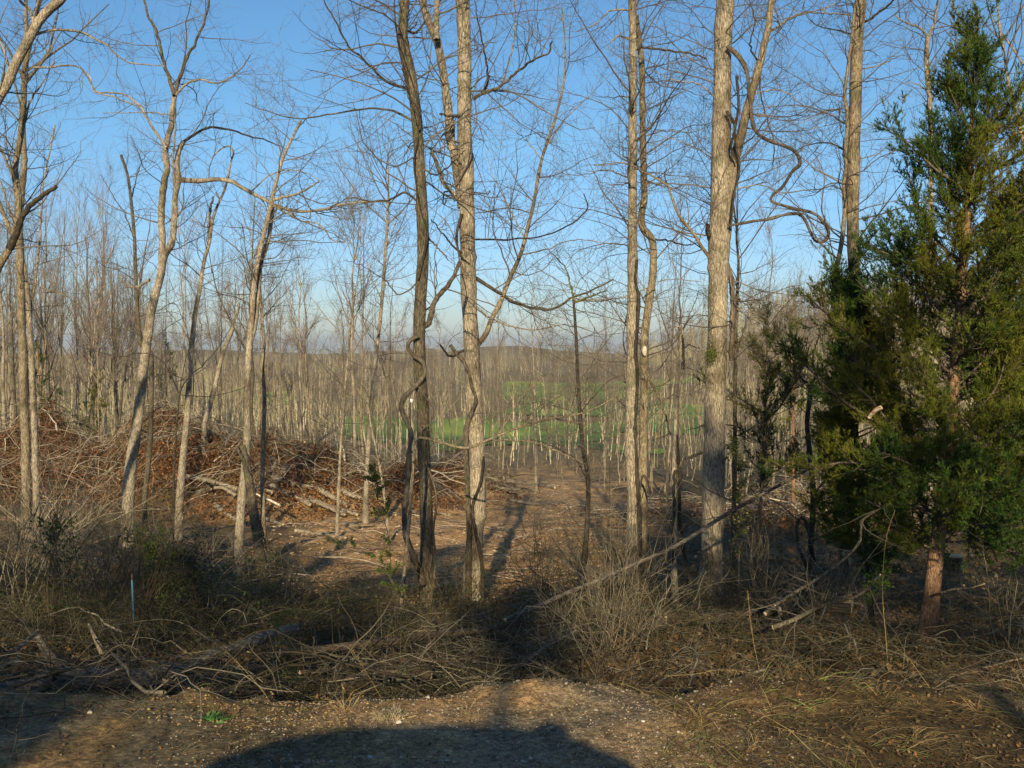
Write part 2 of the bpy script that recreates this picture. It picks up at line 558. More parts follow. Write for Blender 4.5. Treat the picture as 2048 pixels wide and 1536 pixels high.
def in_field(x, y):
    px = 1024 + x / np.maximum(y, 1) * F
    n = fbm(x * .06, y * .03, 4)
    k = np.zeros(x.shape, bool)
    for (a, b), (d0, d1) in FIELD:
        k |= (px + n * 110 > a) & (px - n * 130 < b) & (y + n * 26 > d0) & (y - n * 40 < d1)
    k &= fbm(x * .045 + 5, y * .022 + 8, 3) < .27
    return k


fy = [100.]
while fy[-1] < 360: fy.append(fy[-1] * 1.006)
fy = A(fy); fx = np.linspace(-.36, .26, 420)
FX = fx[None] * fy[:, None]; FY = np.broadcast_to(fy[:, None], FX.shape)
FZ = h(FX, FY) + .12
k = in_field(FX, FY)
kk = k[:-1, :-1] & k[1:, :-1] & k[:-1, 1:] & k[1:, 1:]
i0 = (np.arange(len(fy) - 1)[:, None] * 420 + np.arange(419)[None])
fq = np.stack([i0, i0 + 1, i0 + 421, i0 + 420], -1)[kk]
us, inv = np.unique(fq, return_inverse=True)
V = np.stack([FX, FY, FZ], -1).reshape(-1, 3)[us]
nn = fbm(V[:, 0] * .1, V[:, 1] * .05, 4)[:, None]
mb = MB(); mb.add(V, q=inv.reshape(-1, 4), col=A([.145, .22, .038]) * (1 + nn * 1.1) + A([.05, .02, 0]) * np.clip(nn * 3, 0, 1))
o = mb.build('field', M['tint'], colors=True)
tag(o, 'green winter pasture in the valley beyond the thin trunks', 'field', kind='structure')

# ------------------------------------------------------------------ near trees traced from the photograph


def trace3(s, D, dd=0.0, K=24, jit=0.0, rng=RNG):
    """pixel trace -> 3-D line; dd is how far in depth the line has moved at its end"""
    p = resample(tr(s), K)
    t = np.linspace(0, 1, K)
    if jit:
        p = p + rng.normal(size=p.shape) * jit * np.minimum(t * 4, 1)[:, None]
    dep = D + dd * t + .12 * abs(dd) * np.sin(t * 5)
    return at(p[:, 0], p[:, 1], dep)


def tube_wr(w0, w1, D, K, rng, amp=.05, flare=0.0, pw=1.0):
    t = np.linspace(0, 1, K)
    r = (w0 + (w1 - w0) * t ** pw) * .5 * D / F
    r = r * (1 + amp * rng.normal(size=K))
    if flare: r = r * (1 + flare * np.exp(-t * K / 2.0))
    return r


def near_tree(name, label, D, trunk, w0, w1, limbs=(), mat='pale', twm='twig', group=None, ext=0.0, twigs=60, tl=(.5, 1.6),
              vines_and_shade=(), cat='tree', flare=.35, seed=0, top_t=.25, ground=True, tup=.05, dens=1.0, tdd=0.0):
    rng = np.random.default_rng(seed + 100)
    K = 44
    P = trace3(trunk, D, tdd, K)
    zg = h(P[0, 0], P[0, 1])
    if ground:
        foot = A([P[0, 0], P[0, 1], zg - .15])
        if P[0, 2] > zg - .1:
            P = np.concatenate([foot[None], P]);
    base = P[0].copy(); base[2] = zg
    w1_ = w1
    if ext > 0:     # the trunk goes on above the frame
        d = norm(P[-1] - P[-6])
        q = [P[-1]]
        for k in range(10):
            d = norm(d + rng.normal(size=3) * A([.06, .06, .02]) + A([0, 0, .08]))
            q.append(q[-1] + d * ext / 10)
        P = np.concatenate([P, A(q[1:])])
    P = resample(P, 60)
    zz = P[:, 2]
    tl_ = np.linspace(0, 1, 60)
    ntr = 1.0 if ext == 0 else 1 - ext / np.linalg.norm(np.diff(P, axis=0), axis=1).sum()
    wv = np.where(tl_ < ntr, w0 + (w1 - w0) * tl_ / max(ntr, .01), w1 * np.clip(1 - (tl_ - ntr) / max(1 - ntr, .01) * .85, .15, 1))
    R = wv * .5 * D / F * (1 + .035 * rng.normal(size=60)) * (1 + flare * np.exp(-(zz - zg).clip(0) / .22))
    e = empty(name, base, label, cat, group)
    Pr, Rr_ = rugged(P, R, 22, 260, seed)
    m = MB(); m.tubes(Pr[None], Rr_[None], 22)
    # close the top
    m.tubes(np.stack([P[-1], P[-1] + norm(P[-1] - P[-2]) * .01]), A([R[-1], .001]), 12)
    m.build('trunk', M[mat], e, base)
    LP = [resample(P[int(60 * top_t):], 24)]; LR = [np.interp(np.linspace(0, 1, 24), np.linspace(0, 1, 60 - int(60 * top_t)), R[int(60 * top_t):])]
    for L in limbs:
        s, lw0, lw1, dd = L[:4]
        lm = L[4] if len(L) > 4 else mat
        Q = trace3(s, D, dd, 24, .8, rng)
        rr = tube_wr(lw0, lw1, D, 24, rng, .04)
        Pr, Rr_ = rugged(Q, rr, 9, 70, seed + len(LP), .05, .04)
        m = MB(); m.tubes(Pr[None], Rr_[None], 9)
        m.build('limb', M[lm], e, base)
        LP.append(Q); LR.append(rr)
    for (s, vw, dd, vm) in vines_and_shade:
        Q = trace3(s, D, 0, 50); Q[:, 1] += dd
        rr = tube_wr(vw * 1.1, vw * .6, D, 50, rng, .10)
        Pr, Rr_ = rugged(Q, rr, 10, 150, seed + 77 + int(vw), .14, .08)
        m = MB(); m.tubes(Pr[None], Rr_[None], 10, ref=(0, 1, .01)); m.build('vine', M[vm], e, base)  # real vines, and the straight tree's dark strip of built-in shade
    LPa = np.stack(LP); LRa = np.stack(LR)
    m = MB()
    if ext > 0:      # big limbs of the crown above the frame
        tp = P[-16:][None]; trr = R[-16:][None]
        q1, r1 = grow(rng, resample(tp[0], 16)[None], trr, 12, (.0, 1), (30, 60), (1.2, 3.0), 8, .10, .12, .6, .004)
        m.tubes(q1, r1, 5)
        q2, r2 = grow(rng, q1, r1, 70, (.2, 1), (30, 65), (.4, 1.4), 6, .06, .16, .6, .003)
        m.tubes(q2, r2, 3)
        q3, r3 = grow(rng, q2, r2, 260, (.2, 1), (30, 65), (.2, .6), 5, .04, .18, .6, .002)
        m.tubes(q3, r3, 3)
    n1 = int(twigs * dens * .85)
    if n1:
        q1, r1 = grow(rng, LPa, LRa, n1, (.08, 1), (45, 88), (tl[0] * .8, tl[1] * 1.15), 10, tup * .6, .15, .4, .0018, thick=.0065)
        q2, r2 = grow(rng, q1, r1, n1 * 5, (.12, 1), (30, 70), (tl[0] * .4, tl[1] * .5), 7, .04, .17, .6, .0012, thick=.006)
        q3, r3 = grow(rng, q2, r2, n1 * 11, (.15, 1), (30, 70), (.08, .32), 5, .04, .18, .7, .0011)
        m.tubes(q1, r1, 5); m.tubes(q2, r2, 4); m.tubes(q3, r3, 3)
    if m.n:
        m.build('crown', M[twm], e, base)
    return e, P, R


G_near = 'tall bare trees standing just beyond the road bank'
# left edge trees
near_tree('leaning_tree', 'pale bare tree leaning in over the upper left corner', 14.0,
          '-330,1180 -250,820 -170,560 -90,350 0,192 38,115 62,70 88,28 118,4', 26, 17,
          [('62,72 110,60 165,66 212,90 250,122 300,130 330,132', 6, 2, .8), ('62,135 100,135 150,131 185,166 192,184 245,200 282,218 300,250 328,292', 4, 2, 1.0),
           ('70,55 60,20 40,0 20,-40', 7, 4, -.5), ('-60,300 -20,250 10,130 0,80 -10,20', 6, 3, .6)],
          mat='pale', ext=4, twigs=70, seed=1, group=G_near)
near_tree('bare_tree', 'bare tree with a splintered broken limb pointing up at the left edge', 15.0,
          '-190,1200 -150,1000 -95,780 -40,620 0,530 22,490 34,440 36,395 30,340 40,280 48,200 48,140 60,90 72,30', 24, 8,
          [('18,498 34,466 46,430 76,398 113,373', 15, 7, -.3, 'dark'), ('30,370 12,320 -20,250', 6, 3, .5), ('46,260 62,200 88,160 110,120', 5, 2, .6),
           ('46,230 30,170 10,110 -10,60', 5, 2, -.4)],
          mat='tan', ext=3, twigs=80, seed=2, group=G_near)
near_tree('bare_tree', 'thin bare tree rising behind the broken limb at the left edge', 22.0,
          '52,960 50,860 46,720 42,600 40,500 38,440 48,330 44,240 50,160', 20, 10,
          [('44,560 90,578 130,590 160,612', 4, 2, .6), ('40,470 20,420 0,360', 5, 3, .5)], mat='tan', ext=3, twigs=70, seed=3, group=G_near)
near_tree('bare_tree', 'straight pale bare tree right of the far left trunks beside the brush pile', 23.0,
          '72,960 68,840 62,700 56,600 44,520 20,460 -5,400', 14, 8, [('60,640 78,500 86,380 100,300 110,250', 5, 3, .7)],
          mat='pale', ext=0, twigs=60, seed=4, group=G_near)
# big forked tree
near_tree('forked_tree', 'tall forked bare tree with a long limb reaching right over the brush pile', 21.0,
          '255,1085 256,1000 262,930 274,850 284,760 292,700 303,624 319,560 328,515 344,483 349,433 351,387 358,362 354,330 358,300 367,283', 26, 9,
          [('324,538 324,478 321,433 326,387 333,342 333,296 342,246 349,191', 15, 10, .5),
           ('349,191 338,155 328,128 314,68 296,30 284,-20', 8, 4, .4, 'grey'), ('349,191 358,160 372,120 392,82 410,36 420,-20', 8, 3, .9, 'grey'),
           ('367,283 410,258 456,259 501,273 530,280 560,292', 6, 2, -.6, 'dark'), ('360,360 400,362 437,359 470,366 501,385 547,408 592,422 640,420 690,408 760,402', 10, 3, -1.0),
           ('333,296 316,270 292,235 282,212 252,192 240,186 190,184 182,155 165,140', 5, 2, .5), ('501,385 540,350 590,340 640,360', 3, 1.5, .5),
           ('300,560 270,575 248,566 240,550', 6, 3, .4), ('352,190 372,168 400,160 440,165 480,140 500,110', 5, 2, -.7), ('560,410 600,440 650,460 690,480', 3, 1.5, -.8),
           ('346,230 300,225 262,225 205,226', 3, 1, .7), ('351,387 345,320 350,270 352,200', 5, 3, -.5)],
          mat='pale', ext=0, twigs=150, seed=5, tl=(.6, 1.9), group=G_near, top_t=.45)
near_tree('broken_tree', 'pale leaning bare trunk with a dark broken hooked top, left of the middle', 22.0,
          '354,1084 357,1030 363,951 371,873 377,787 381,717 391,623 397,592 408,524 419,483 426,437 440,400 451,374 463,319 467,296 452,292 437,302 425,315', 17, 2.5,
          [('419,483 418,440 422,410 428,392', 7, 4, .3), ('440,400 432,385', 3, 2, .2)], mat='pale', ext=0, twigs=30, seed=6, group=G_near, top_t=.5)
near_tree('bare_tree', 'pale double-stemmed bare tree behind the grey broken snag', 17.5,
          '477,1158 479,1069 484,991 494,889 494,795 498,698 505,620 506,592 515,524 531,456 547,387 565,319 602,241', 19, 5,
          [('547,400 600,385 640,362', 6, 3, -.4), ('547,412 600,440 640,450 665,480 690,484', 4, 2, .6), ('565,319 556,280 548,250', 3, 1, .4),
           ('499,690 512,640 518,560 522,520 538,470 546,412', 10, 7, .25)],
          mat='pale', ext=0, twigs=80, seed=7, group=G_near, top_t=.55)
near_tree('bare_tree', 'slim mottled bare tree just right of the grey broken snag', 18.5,
          '530,1130 527,1049 525,971 527,873 529,795 525,737 528,690 524,638 520,547 538,478 547,420', 10, 5, [('520,547 505,500 498,470', 3, 1, .4)],
          mat='tan', ext=0, twigs=35, seed=8, group=G_near)
near_tree('snag', 'short grey broken snag with a splintered flat top, left of the clearing', 14.5,
          '528,1180 520,1110 508,1030 498,960 490,915 484,891', 24, 15, [('500,990 492,930 478,905 474,893', 8, 5, -.1), ('520,1040 535,1110 552,1170', 4, 3, -.1, 'dark')],
          mat='grey', ext=0, twigs=4, seed=9, flare=.5)
near_tree('leaning_tree', 'thin pale trunk leaning right behind the brush pile with a broken tip', 34.0,
          '408,850 426,787 445,709 458,676 466,655', 11, 8, [('458,676 480,600 505,520 540,440 565,400', 3, 1.5, .6)], mat='pale', ext=0, twigs=20, seed=10, flare=.2)
near_tree('bare_tree', 'slender bare tree in shade, hidden partly by the big forked tree', 23.0,
          '289,1002 296,930 301,873 303,756 300,700 282,690 273,592 269,479 262,400 255,350 242,310', 12, 5,
          [('269,479 250,430 225,390 200,350', 3, 1, .6), ('262,400 280,330 300,300', 3, 1, .6)], mat='grey', ext=0, twigs=60, seed=11, group=G_near)  # dark grey bark carries the shade this trunk stands in
near_tree('sapling', 'dark thin sapling forking in front of the pale leaning trunk', 9.5,
          '346,1100 347,1020 348,951 353,854 358,800 363,775', 6, 3,
          [('363,775 385,745 405,732 440,690 470,640', 2.5, 1, .4, 'dark'), ('360,790 330,730 290,706 230,712 150,690', 2.5, 1, -.3, 'dark'), ('358,805 366,740 378,680 352,610 328,612', 2, 1, .3, 'dark'),
           ('405,735 385,690 360,650 330,615', 1.6, 1, .3, 'dark'), ('362,790 420,792 480,778 540,752', 1.8, .8, .3, 'dark')],
          mat='dark', twm='twigd', ext=0, twigs=14, tl=(.2, .8), seed=12, flare=.1)
# thin pale trunks in front of the clearing
near_tree('slim_tree', 'very thin pale tree between the clearing logs and the leaning white trunk', 23.0, '673,1101 676,1010 680,919 684,860 690,780 697,700 702,640', 7, 3,
          [('684,850 700,800 712,760', 2, 1, .4), ('690,780 675,730 668,700', 2, 1, .4)], mat='pale', ext=2.0, twigs=35, seed=13)
near_tree('slim_tree', 'thin pale trunk leaning slightly right, left of the vine-wrapped trees', 27.0, '731,1010 737,892 743,805 752,714 764,600 771,501 775,433', 11, 5,
          [('764,600 745,560 735,520', 3, 1.5, .5), ('771,501 790,450 800,420', 3, 1.5, .5)], mat='pale', ext=2, twigs=60, seed=14)
near_tree('slim_tree', 'bent pale sapling leaning left in front of the brush at the edge of the clearing', 22.0, '775,1070 773,1024 764,960 752,896 742,850 735,800', 7, 3, (), mat='pale', ext=0, twigs=20, seed=15)

# the vine-wrapped tree
near_tree('vine_wrapped_tree', 'grey-brown tree wrapped by a thick twisted dark vine, left of centre', 11.3,
          '850,1262 853,1192 853,1056 851,965 847,896 845,805 841,760 839,714 839,646 841,592 846,501 844,410 837,296 832,228 819,137 807,91 807,46 809,0', 27, 20,
          [('819,178 790,170 769,160 741,132 718,112 696,91 668,36 650,5 640,-30', 6, 2.5, .6, 'dark'), ('826,242 800,228 770,218 741,217 696,223 650,230 600,238 540,225 490,205', 5, 1.5, .8),
           ('819,170 811,110 800,60 770,30 730,15 690,-5', 4, 2, -.4, 'dark'), ('845,655 858,645 864,620 872,598 890,578 906,556 919,524', 12, 8, .5, 'grey'),
           ('843,410 810,385 780,400 740,402 700,396 652,420', 5, 2, .9), ('812,60 830,66 845,50 852,40', 5, 3, .4, 'dark'),
           ('842,560 800,590 770,560 720,530 690,520', 3, 1, -.5), ('850,470 880,500 898,520', 4, 2, .3), ('838,330 870,350 900,330 930,300', 4, 2, -.5)],
          mat='grey', ext=6, twigs=210, tl=(.4, 1.5), seed=16, group=G_near, top_t=.3,
          vines_and_shade=[('848,1165 842,1140 832,1115 818,1080 812,1056 812,1010 816,987 820,919 824,868 818,846 807,822 806,805 815,788 830,775 846,756 852,742 846,722 830,712 818,695 824,680 840,672', 13, -.12, 'vine'),
                 ('862,1210 872,1120 868,1060 874,990 856,930 842,900 846,860 862,845 866,815 850,790 838,770', 5, -.1, 'vine'),
                 ('820,180 806,130 796,80 790,20 792,-20', 4, -.06, 'dark'),
                 ('838,560 856,470 842,420 830,330 838,270 822,200 806,140', 4, -.09, 'dark')])
near_tree('twin_stem_tree', 'tall pale tree with two stems parting high up, just left of centre', 12.8,
          '947,1215 948,1101 953,1010 953,919 949,828 946,737 942,661 937,570 935,456 933,365 929,273 928,182 928,91 926,0', 37, 26,
          [('925,415 918,370 910,319 901,273 892,182 876,91 855,36 842,-10', 19, 15, .3), ('873,80 873,55 874,0 876,-40', 12, 9, .2),
           ('912,402 905,387 887,365 880,345 873,328 862,296', 10, 6, -.4), ('946,198 969,185 1001,173 1037,141 1069,118 1097,105 1104,82', 7, 3, -.7, 'grey'),
           ('1006,168 1018,120 1024,100 1031,46 1028,0 1024,-40', 3.5, 2, -.4), ('960,190 974,170 974,137 964,82 955,36 950,0', 5, 2, .4, 'dark'),
           ('951,556 987,579 1024,602 1060,615 1106,618 1142,597 1188,579 1225,558', 8, 3, .8, 'grey'),
           ('944,479 1005,479 1060,476 1106,465 1151,442 1174,415 1167,387', 4, 2, -1.0, 'dark'), ('1142,597 1200,600 1260,590 1330,560 1400,565', 3, 1.5, .8),
           ('955,690 969,675 982,640 996,615 1024,547 1051,479 1069,396 1083,319 1106,255 1119,205 1129,160 1131,91 1124,14', 11, 2.5, 1.0, 'tan'),
           ('1083,319 1060,290 1040,270 1000,240', 2.5, 1, .6), ('1095,290 1130,240 1170,200 1220,150', 2.5, 1, .6), ('940,228 900,232 880,228', 7, 4, -.3, 'vine'),
           ('937,480 925,505 905,490 880,460 862,440', 5, 2, -.4, 'dark'), ('1051,479 1020,420 990,360 970,300', 3, 1, .5), ('1040,510 1090,500 1150,480 1250,490', 3, 1, .6),
           ('945,610 990,640 1060,660 1130,650 1200,668', 4, 1.5, .6), ('930,700 900,712 880,690', 6, 3, -.4, 'dark')],
          mat='pale', ext=7, twigs=330, tl=(.4, 1.6), seed=17, group=G_near, top_t=.3,
          vines_and_shade=[('938,1200 938,1120 940,1056 936,987 933,896 935,850 948,815 953,795 944,770 940,748 928,722 915,708 902,690', 11, -.16, 'grey'),
                 ('966,1200 964,1120 952,1060 946,1010 962,960 968,910', 8, -.15, 'dark'), ('925,430 914,470 920,510 940,530', 6, -.1, 'dark')])
near_tree('low_branch_tree', 'low lichen-covered branch sweeping right across the two middle trees', 10.2,
          '800,1240 815,1080 826,940 832,878 887,887 932,896 969,883 1037,855 1106,837 1174,823 1240,790', 9, 2.5,
          [('969,883 1020,880 1074,887 1110,902 1142,914 1170,928', 4, 2, .4), ('1037,855 1080,810 1120,790', 3, 1, -.3), ('1000,868 1040,800 1100,740 1150,710', 3, 1, .3),
           ('887,887 850,850 830,810', 3, 1, .2), ('1106,837 1170,850 1230,880', 2, 1, .4)],
          mat='tan', ext=0, twigs=75, tl=(.3, 1.1), seed=18, flare=.1, top_t=.5)
near_tree('sapling', 'dark crooked sapling with a mossy top between the centre tree and the paired trunks', 12.0,
          '1165,1190 1168,1130 1174,1056 1176,965 1166,896 1160,828 1155,740 1153,691 1150,640 1147,600', 13, 5,
          [('1147,600 1142,570 1129,533 1112,515 1097,501', 4, 2, .3, 'moss'), ('1150,605 1190,590 1215,580', 5, 2, -.3, 'moss'), ('1176,965 1150,920 1100,890 1060,880', 3, 1, -.4, 'dark'),
           ('1160,828 1190,790 1220,760 1250,750', 3, 1, .4, 'dark')],
          mat='dark', ext=0, twigs=70, tl=(.3, 1.2), seed=19, group=G_near)
# the pair
near_tree('straight_tree', 'straight bare trunk, left of the close pair right of centre', 13.2,
          '1268,1185 1266,1010 1262,873 1264,737 1265,570 1265,342 1265,228 1266,114 1264,0', 27, 14,
          [('1262,80 1235,72 1222,85', 4, 2, -.3), ('1260,20 1220,22 1190,50 1150,64', 4, 1.5, -.4), ('1276,95 1320,98 1370,105 1415,118', 5, 3, .5, 'grey'), ('1266,365 1230,370 1190,360', 3, 1, .6),
           ('1268,360 1215,342 1160,350 1110,345', 3, 1, -.8)],
          mat='pale', ext=7, twigs=170, tl=(.4, 1.5), seed=20, group=G_near,
          vines_and_shade=[('1280,1180 1276,1010 1268,873 1274,760 1270,700 1276,600 1268,560 1272,520', 11, -.05, 'dark'), ('1300,985 1292,960 1284,950 1278,975 1272,1010', 5, -.1, 'dark')])  # first tube is a dark strip for another trunk's shadow, not a vine
near_tree('crooked_tree', 'crooked bare trunk with a pale oval scar, right of the close pair', 13.6,
          '1284,1180 1284,1101 1286,1010 1286,919 1288,782 1289,700 1290,661 1300,592 1306,547 1307,500 1304,479 1284,455 1281,440 1288,400 1287,330 1285,228 1284,137 1277,72 1272,30', 21, 10,
          [('1306,479 1340,482 1370,490 1400,485', 4, 2, .6, 'dark'), ('1287,273 1330,262 1380,265 1420,250', 3, 1, .4), ('1292,748 1315,790 1330,830 1342,870', 5, 3, .2),
           ('1288,360 1335,375 1380,400 1420,420', 3, 1, .7), ('1284,137 1320,170 1370,180 1420,200', 3, 1, .7)],
          mat='tan', ext=0, twigs=130, tl=(.4, 1.4), seed=21, group=G_near)
near_tree('snag', 'thin orange-brown snag with a black hooked tip, left of the thickest trunk', 12.2,
          '1350,1200 1348,1078 1350,1010 1348,942 1350,873 1353,805 1362,760 1366,714 1366,675 1362,655 1350,652', 13, 4,
          [('1366,700 1376,690 1390,694 1400,697', 3, 1.5, .2, 'dark'), ('1364,668 1370,650 1380,638 1392,624', 2.5, 1, .2, 'dark'), ('1352,870 1360,960 1358,1010 1364,1080 1382,1170', 8, 7, .1, 'dark'),
           ('1350,940 1370,920 1404,905', 7, 5, -.2, 'tan'), ('1366,740 1367,700 1365,670', 6, 4, -.05, 'dark'), ('1348,1190 1347,1060 1349,940', 6, 5, -.08, 'dark')],
          mat='pale', twm='twigd', ext=0, twigs=12, tl=(.2, .7), seed=22)
# the thick trunk
T17, P17, R17 = near_tree('thick_tree', 'thickest pale trunk with a moss clump, right of centre', 13.0,
          '1419,1215 1423,1101 1426,1010 1428,919 1430,828 1432,737 1435,668 1437,547 1439,456 1441,319 1444,205 1446,91 1451,0', 45, 34,
          [('1450,480 1455,440 1460,387 1469,319 1485,255 1501,196 1519,128 1533,68 1544,0 1552,-40', 22, 11, -.3, 'tan'),
           ('1425,522 1408,500 1391,474 1355,424 1337,374 1322,362 1291,346 1240,325 1190,330', 7, 2, -.4, 'tan'), ('1337,374 1328,350 1336,335', 3, 1.5, .2, 'dark'),
           ('1453,528 1462,560 1466,600 1463,661 1462,720', 12, 9, -.1, 'vine'), ('1519,128 1500,90 1510,40 1495,-10', 4, 1.5, .5, 'dark'),
           ('1533,68 1590,32 1640,20 1680,5', 5, 2, .4), ('1524,110 1520,180 1535,240 1548,290 1545,330', 3, 2, .3, 'dark'),
           ('1425,490 1416,470 1415,448', 9, 8, -.15, 'dark'), ('1469,380 1520,370 1560,385 1610,380', 3, 1, -.5), ('1485,255 1540,262 1600,262 1680,245', 3, 1, .6),
           ('1440,205 1400,170 1350,160 1300,140', 3.5, 1, -.4), ('1440,330 1400,300 1350,280 1310,270', 3, 1, .6), ('1470,620 1520,600 1570,610 1620,590', 3, 1, .6),
           ('1500,190 1560,180 1620,220 1680,230', 3, 1, -.6)],
          mat='pale', ext=8, twigs=420, tl=(.35, 1.4), seed=23, group=G_near, top_t=.35,
          vines_and_shade=[('1448,100 1458,108 1469,118 1487,150 1492,196 1496,235 1502,262 1514,278 1535,288 1555,296 1575,303 1586,313 1592,328 1588,340 1578,346 1568,362 1556,380 1540,392 1533,399 1537,408 1560,415 1578,421 1605,426 1624,433 1638,448 1649,465 1646,478 1638,486 1626,487 1618,478 1610,462 1602,444 1590,432 1565,433 1545,438 1528,442 1500,446 1473,451 1450,454', 8, -.18, 'vine'),
                 ('1466,160 1470,220 1462,280 1472,340 1460,400 1454,460', 5, -.2, 'dark'), ('1446,230 1462,260 1455,300 1466,330', 6, -.22, 'dark')])
near_tree('bare_tree', 'thin dark trunk close behind the thickest trunk on its right side', 15.5, '1467,1170 1467,1060 1469,950 1470,828 1471,714 1472,640 1476,560', 11, 6, [('1471,714 1490,650 1500,600', 3, 1, .3)],
          mat='grey', ext=2, twigs=45, seed=24)
near_tree('straight_tree', 'straight ridged trunk with a slim stem pressed to its left, beside the big cedar', 12.6,
          '1690,1190 1692,1101 1694,942 1698,800 1702,680 1709,607 1706,456 1707,319 1710,228 1712,137 1717,46 1721,0', 27, 22,
          [('1723,46 1738,40 1755,27 1775,12 1792,-5 1810,-30', 5, 3, -.4, 'dark'), ('1665,640 1668,580 1673,538 1684,480 1687,456 1688,400 1689,342 1692,280 1694,228 1690,190 1696,128 1706,60 1712,0', 11, 5, -.1, 'tan'),
           ('1712,140 1760,130 1800,110', 3, 1.5, .5), ('1706,230 1660,220 1620,240 1590,250', 2.5, 1, -.5), ('1700,30 1640,26 1600,30 1560,40', 3, 1.5, -.3),
           ('1706,320 1750,310 1780,290', 2.5, 1, .5)],
          mat='tan', ext=7, twigs=210, tl=(.35, 1.4), seed=25, group=G_near)
near_tree('dead_tree', 'black dead trunk with a crooked fork, between the thickest trunk and the cedar', 12.4,
          '1621,1150 1621,1097 1627,1001 1621,919 1614,851 1618,810 1621,773', 13, 9,
          [('1621,775 1612,762 1605,760 1590,735 1578,705 1560,690 1520,680', 5, 1.5, .3, 'dark'), ('1622,775 1632,750 1650,735 1668,720 1680,700', 6, 2, -.2, 'dark'), ('1630,745 1625,715 1632,690 1640,660', 4, 1.5, .2, 'dark'),
           ('1627,990 1650,960 1664,930', 5, 3, .2, 'dark'), ('1614,851 1650,850 1690,820', 2.5, 1, .2, 'dark')],
          mat='dark', twm='twigd', ext=0, twigs=45, tl=(.25, 1.0), seed=26,
          vines_and_shade=[('1640,1180 1612,1140 1597,1105 1589,1079 1588,1055 1591,1040 1599,1034 1607,1040 1612,1062 1619,1092 1624,1120', 9, -.1, 'dark')])
near_tree('bare_tree', 'bare tree with a forked top rising behind the cedar', 16.0,
          '1862,1150 1862,900 1864,600 1862,400 1862,300 1860,210 1856,160 1853,114 1856,73', 14, 9,
          [('1856,73 1837,55 1820,48 1806,43 1790,30', 5, 2, -.3), ('1856,73 1869,46 1872,20 1876,0 1880,-30', 6, 3, .3), ('1860,215 1870,190 1885,178 1900,160', 4, 1.5, .3, 'dark'), ('1860,190 1840,170 1815,165', 2.5, 1, -.4)],
          mat='pale', ext=0, twigs=70, seed=27, top_t=.7)
near_tree('bare_tree', 'bare branches of a tree standing behind the cedar at the right edge', 19.0,
          '2090,1100 2085,700 2070,400 2040,260 2020,180 2010,120 2000,60', 14, 5,
          [('2040,260 2000,300 1970,330 1940,345', 5, 2, -.3), ('2048,130 2020,90 1990,40 1980,0', 4, 1.5, .5), ('2060,330 2040,220 2050,150', 4, 2, .3)], mat='pale', ext=2, twigs=90, seed=28, top_t=.5)

# scar on the crooked tree, moss clump on the thick trunk, small white tag on the vine
def blob(name, c, r, mat, parent, org, seed=0, n=14, amp=.25, flat=(1, 1, 1)):
    rng = np.random.default_rng(seed)
    u = np.linspace(0, math.pi, n // 2 + 2); v = np.linspace(0, 2 * math.pi, n, endpoint=False)
    U, W = np.meshgrid(u, v, indexing='ij')
    d = np.stack([np.sin(U) * np.cos(W), np.sin(U) * np.sin(W), np.cos(U)], -1)
    ph = rng.uniform(0, 6, 6)
    rr = 1 + amp * (np.sin(3 * d[..., 0] + ph[0]) * np.sin(2.6 * d[..., 1] + ph[1]) + .6 * np.sin(5 * d[..., 2] + ph[2]) * np.cos(4.5 * d[..., 0] + ph[3]))
    V = A(c) + d * rr[..., None] * A(r) * A(flat)
    a, b = V.shape[:2]
    i = np.arange(a - 1)[:, None] * b + np.arange(b)[None]; j = np.arange(a - 1)[:, None] * b + (np.arange(b)[None] + 1) % b
    q = np.stack([i, i + b, j + b, j], -1).reshape(-1, 4)
    m = MB(); m.add(V, q=q)
    return m.build(name, mat, parent, org)


def find(label_start):
    for o in bpy.data.objects:
        if o.get('label', '').startswith(label_start): return o


ct = find('crooked bare trunk with'); cb = A(ct.location)
c = at(1289, 702, 13.5)
M['st_scar'] = plain('scar_wood', (.42, .36, .28), (.6, .53, .43), 30)
scar = blob('scar', c, (.034, .03, .07), M['st_scar'], ct, cb, 1, amp=.05)
tb = A(T17.location)
c = at(1424, 703, 12.87)
m = MB()
n = 2600
d = RNG.normal(size=(n, 3)) * A([.034, .03, .055])
d[1700:, 2] += RNG.uniform(-.35, .9, n - 1700); d[1700:, 0] = RNG.normal(size=n - 1700) * .05 - .03 + .04 * np.sin(d[1700:, 2] * 9)
d[:, 2] -= .04
cc = c + d
X = norm(RNG.normal(size=(n, 3))) * .011; Y = norm(np.cross(X, RNG.normal(size=(n, 3)))) * .004
m.cards(cc, X, Y, col=A([.10, .11, .03]) * RNG.uniform(.5, 1.6, (n, 1)))
m.build('moss', M['tint'], T17, tb, colors=True)
vt = find('grey-brown tree wrapped'); vb = A(vt.location)
c = at(823, 801, 11.1)
white, wnt, wb = new_mat('white_plastic'); wb.inputs['Base Color'].default_value = (.8, .8, .78, 1); wb.inputs['Roughness'].default_value = .5
m = MB(); m.tubes(A([c + A([0, 0, .02]), c + A([0, 0, .015]), c + A([0, 0, -.01]), c + A([0, 0, -.022])]), A([.006, .016, .016, .008]), 10)
o = m.build('insulator', white, vt, vb)
o['label'] = 'small white plastic insulator on a wire'
m = MB(); m.tubes(at(A([800, 812, 823, 836]), A([799, 797, 796, 799]), 11.08), A([.002] * 4), 4)
m.build('wire', M['dark'], vt, vb)

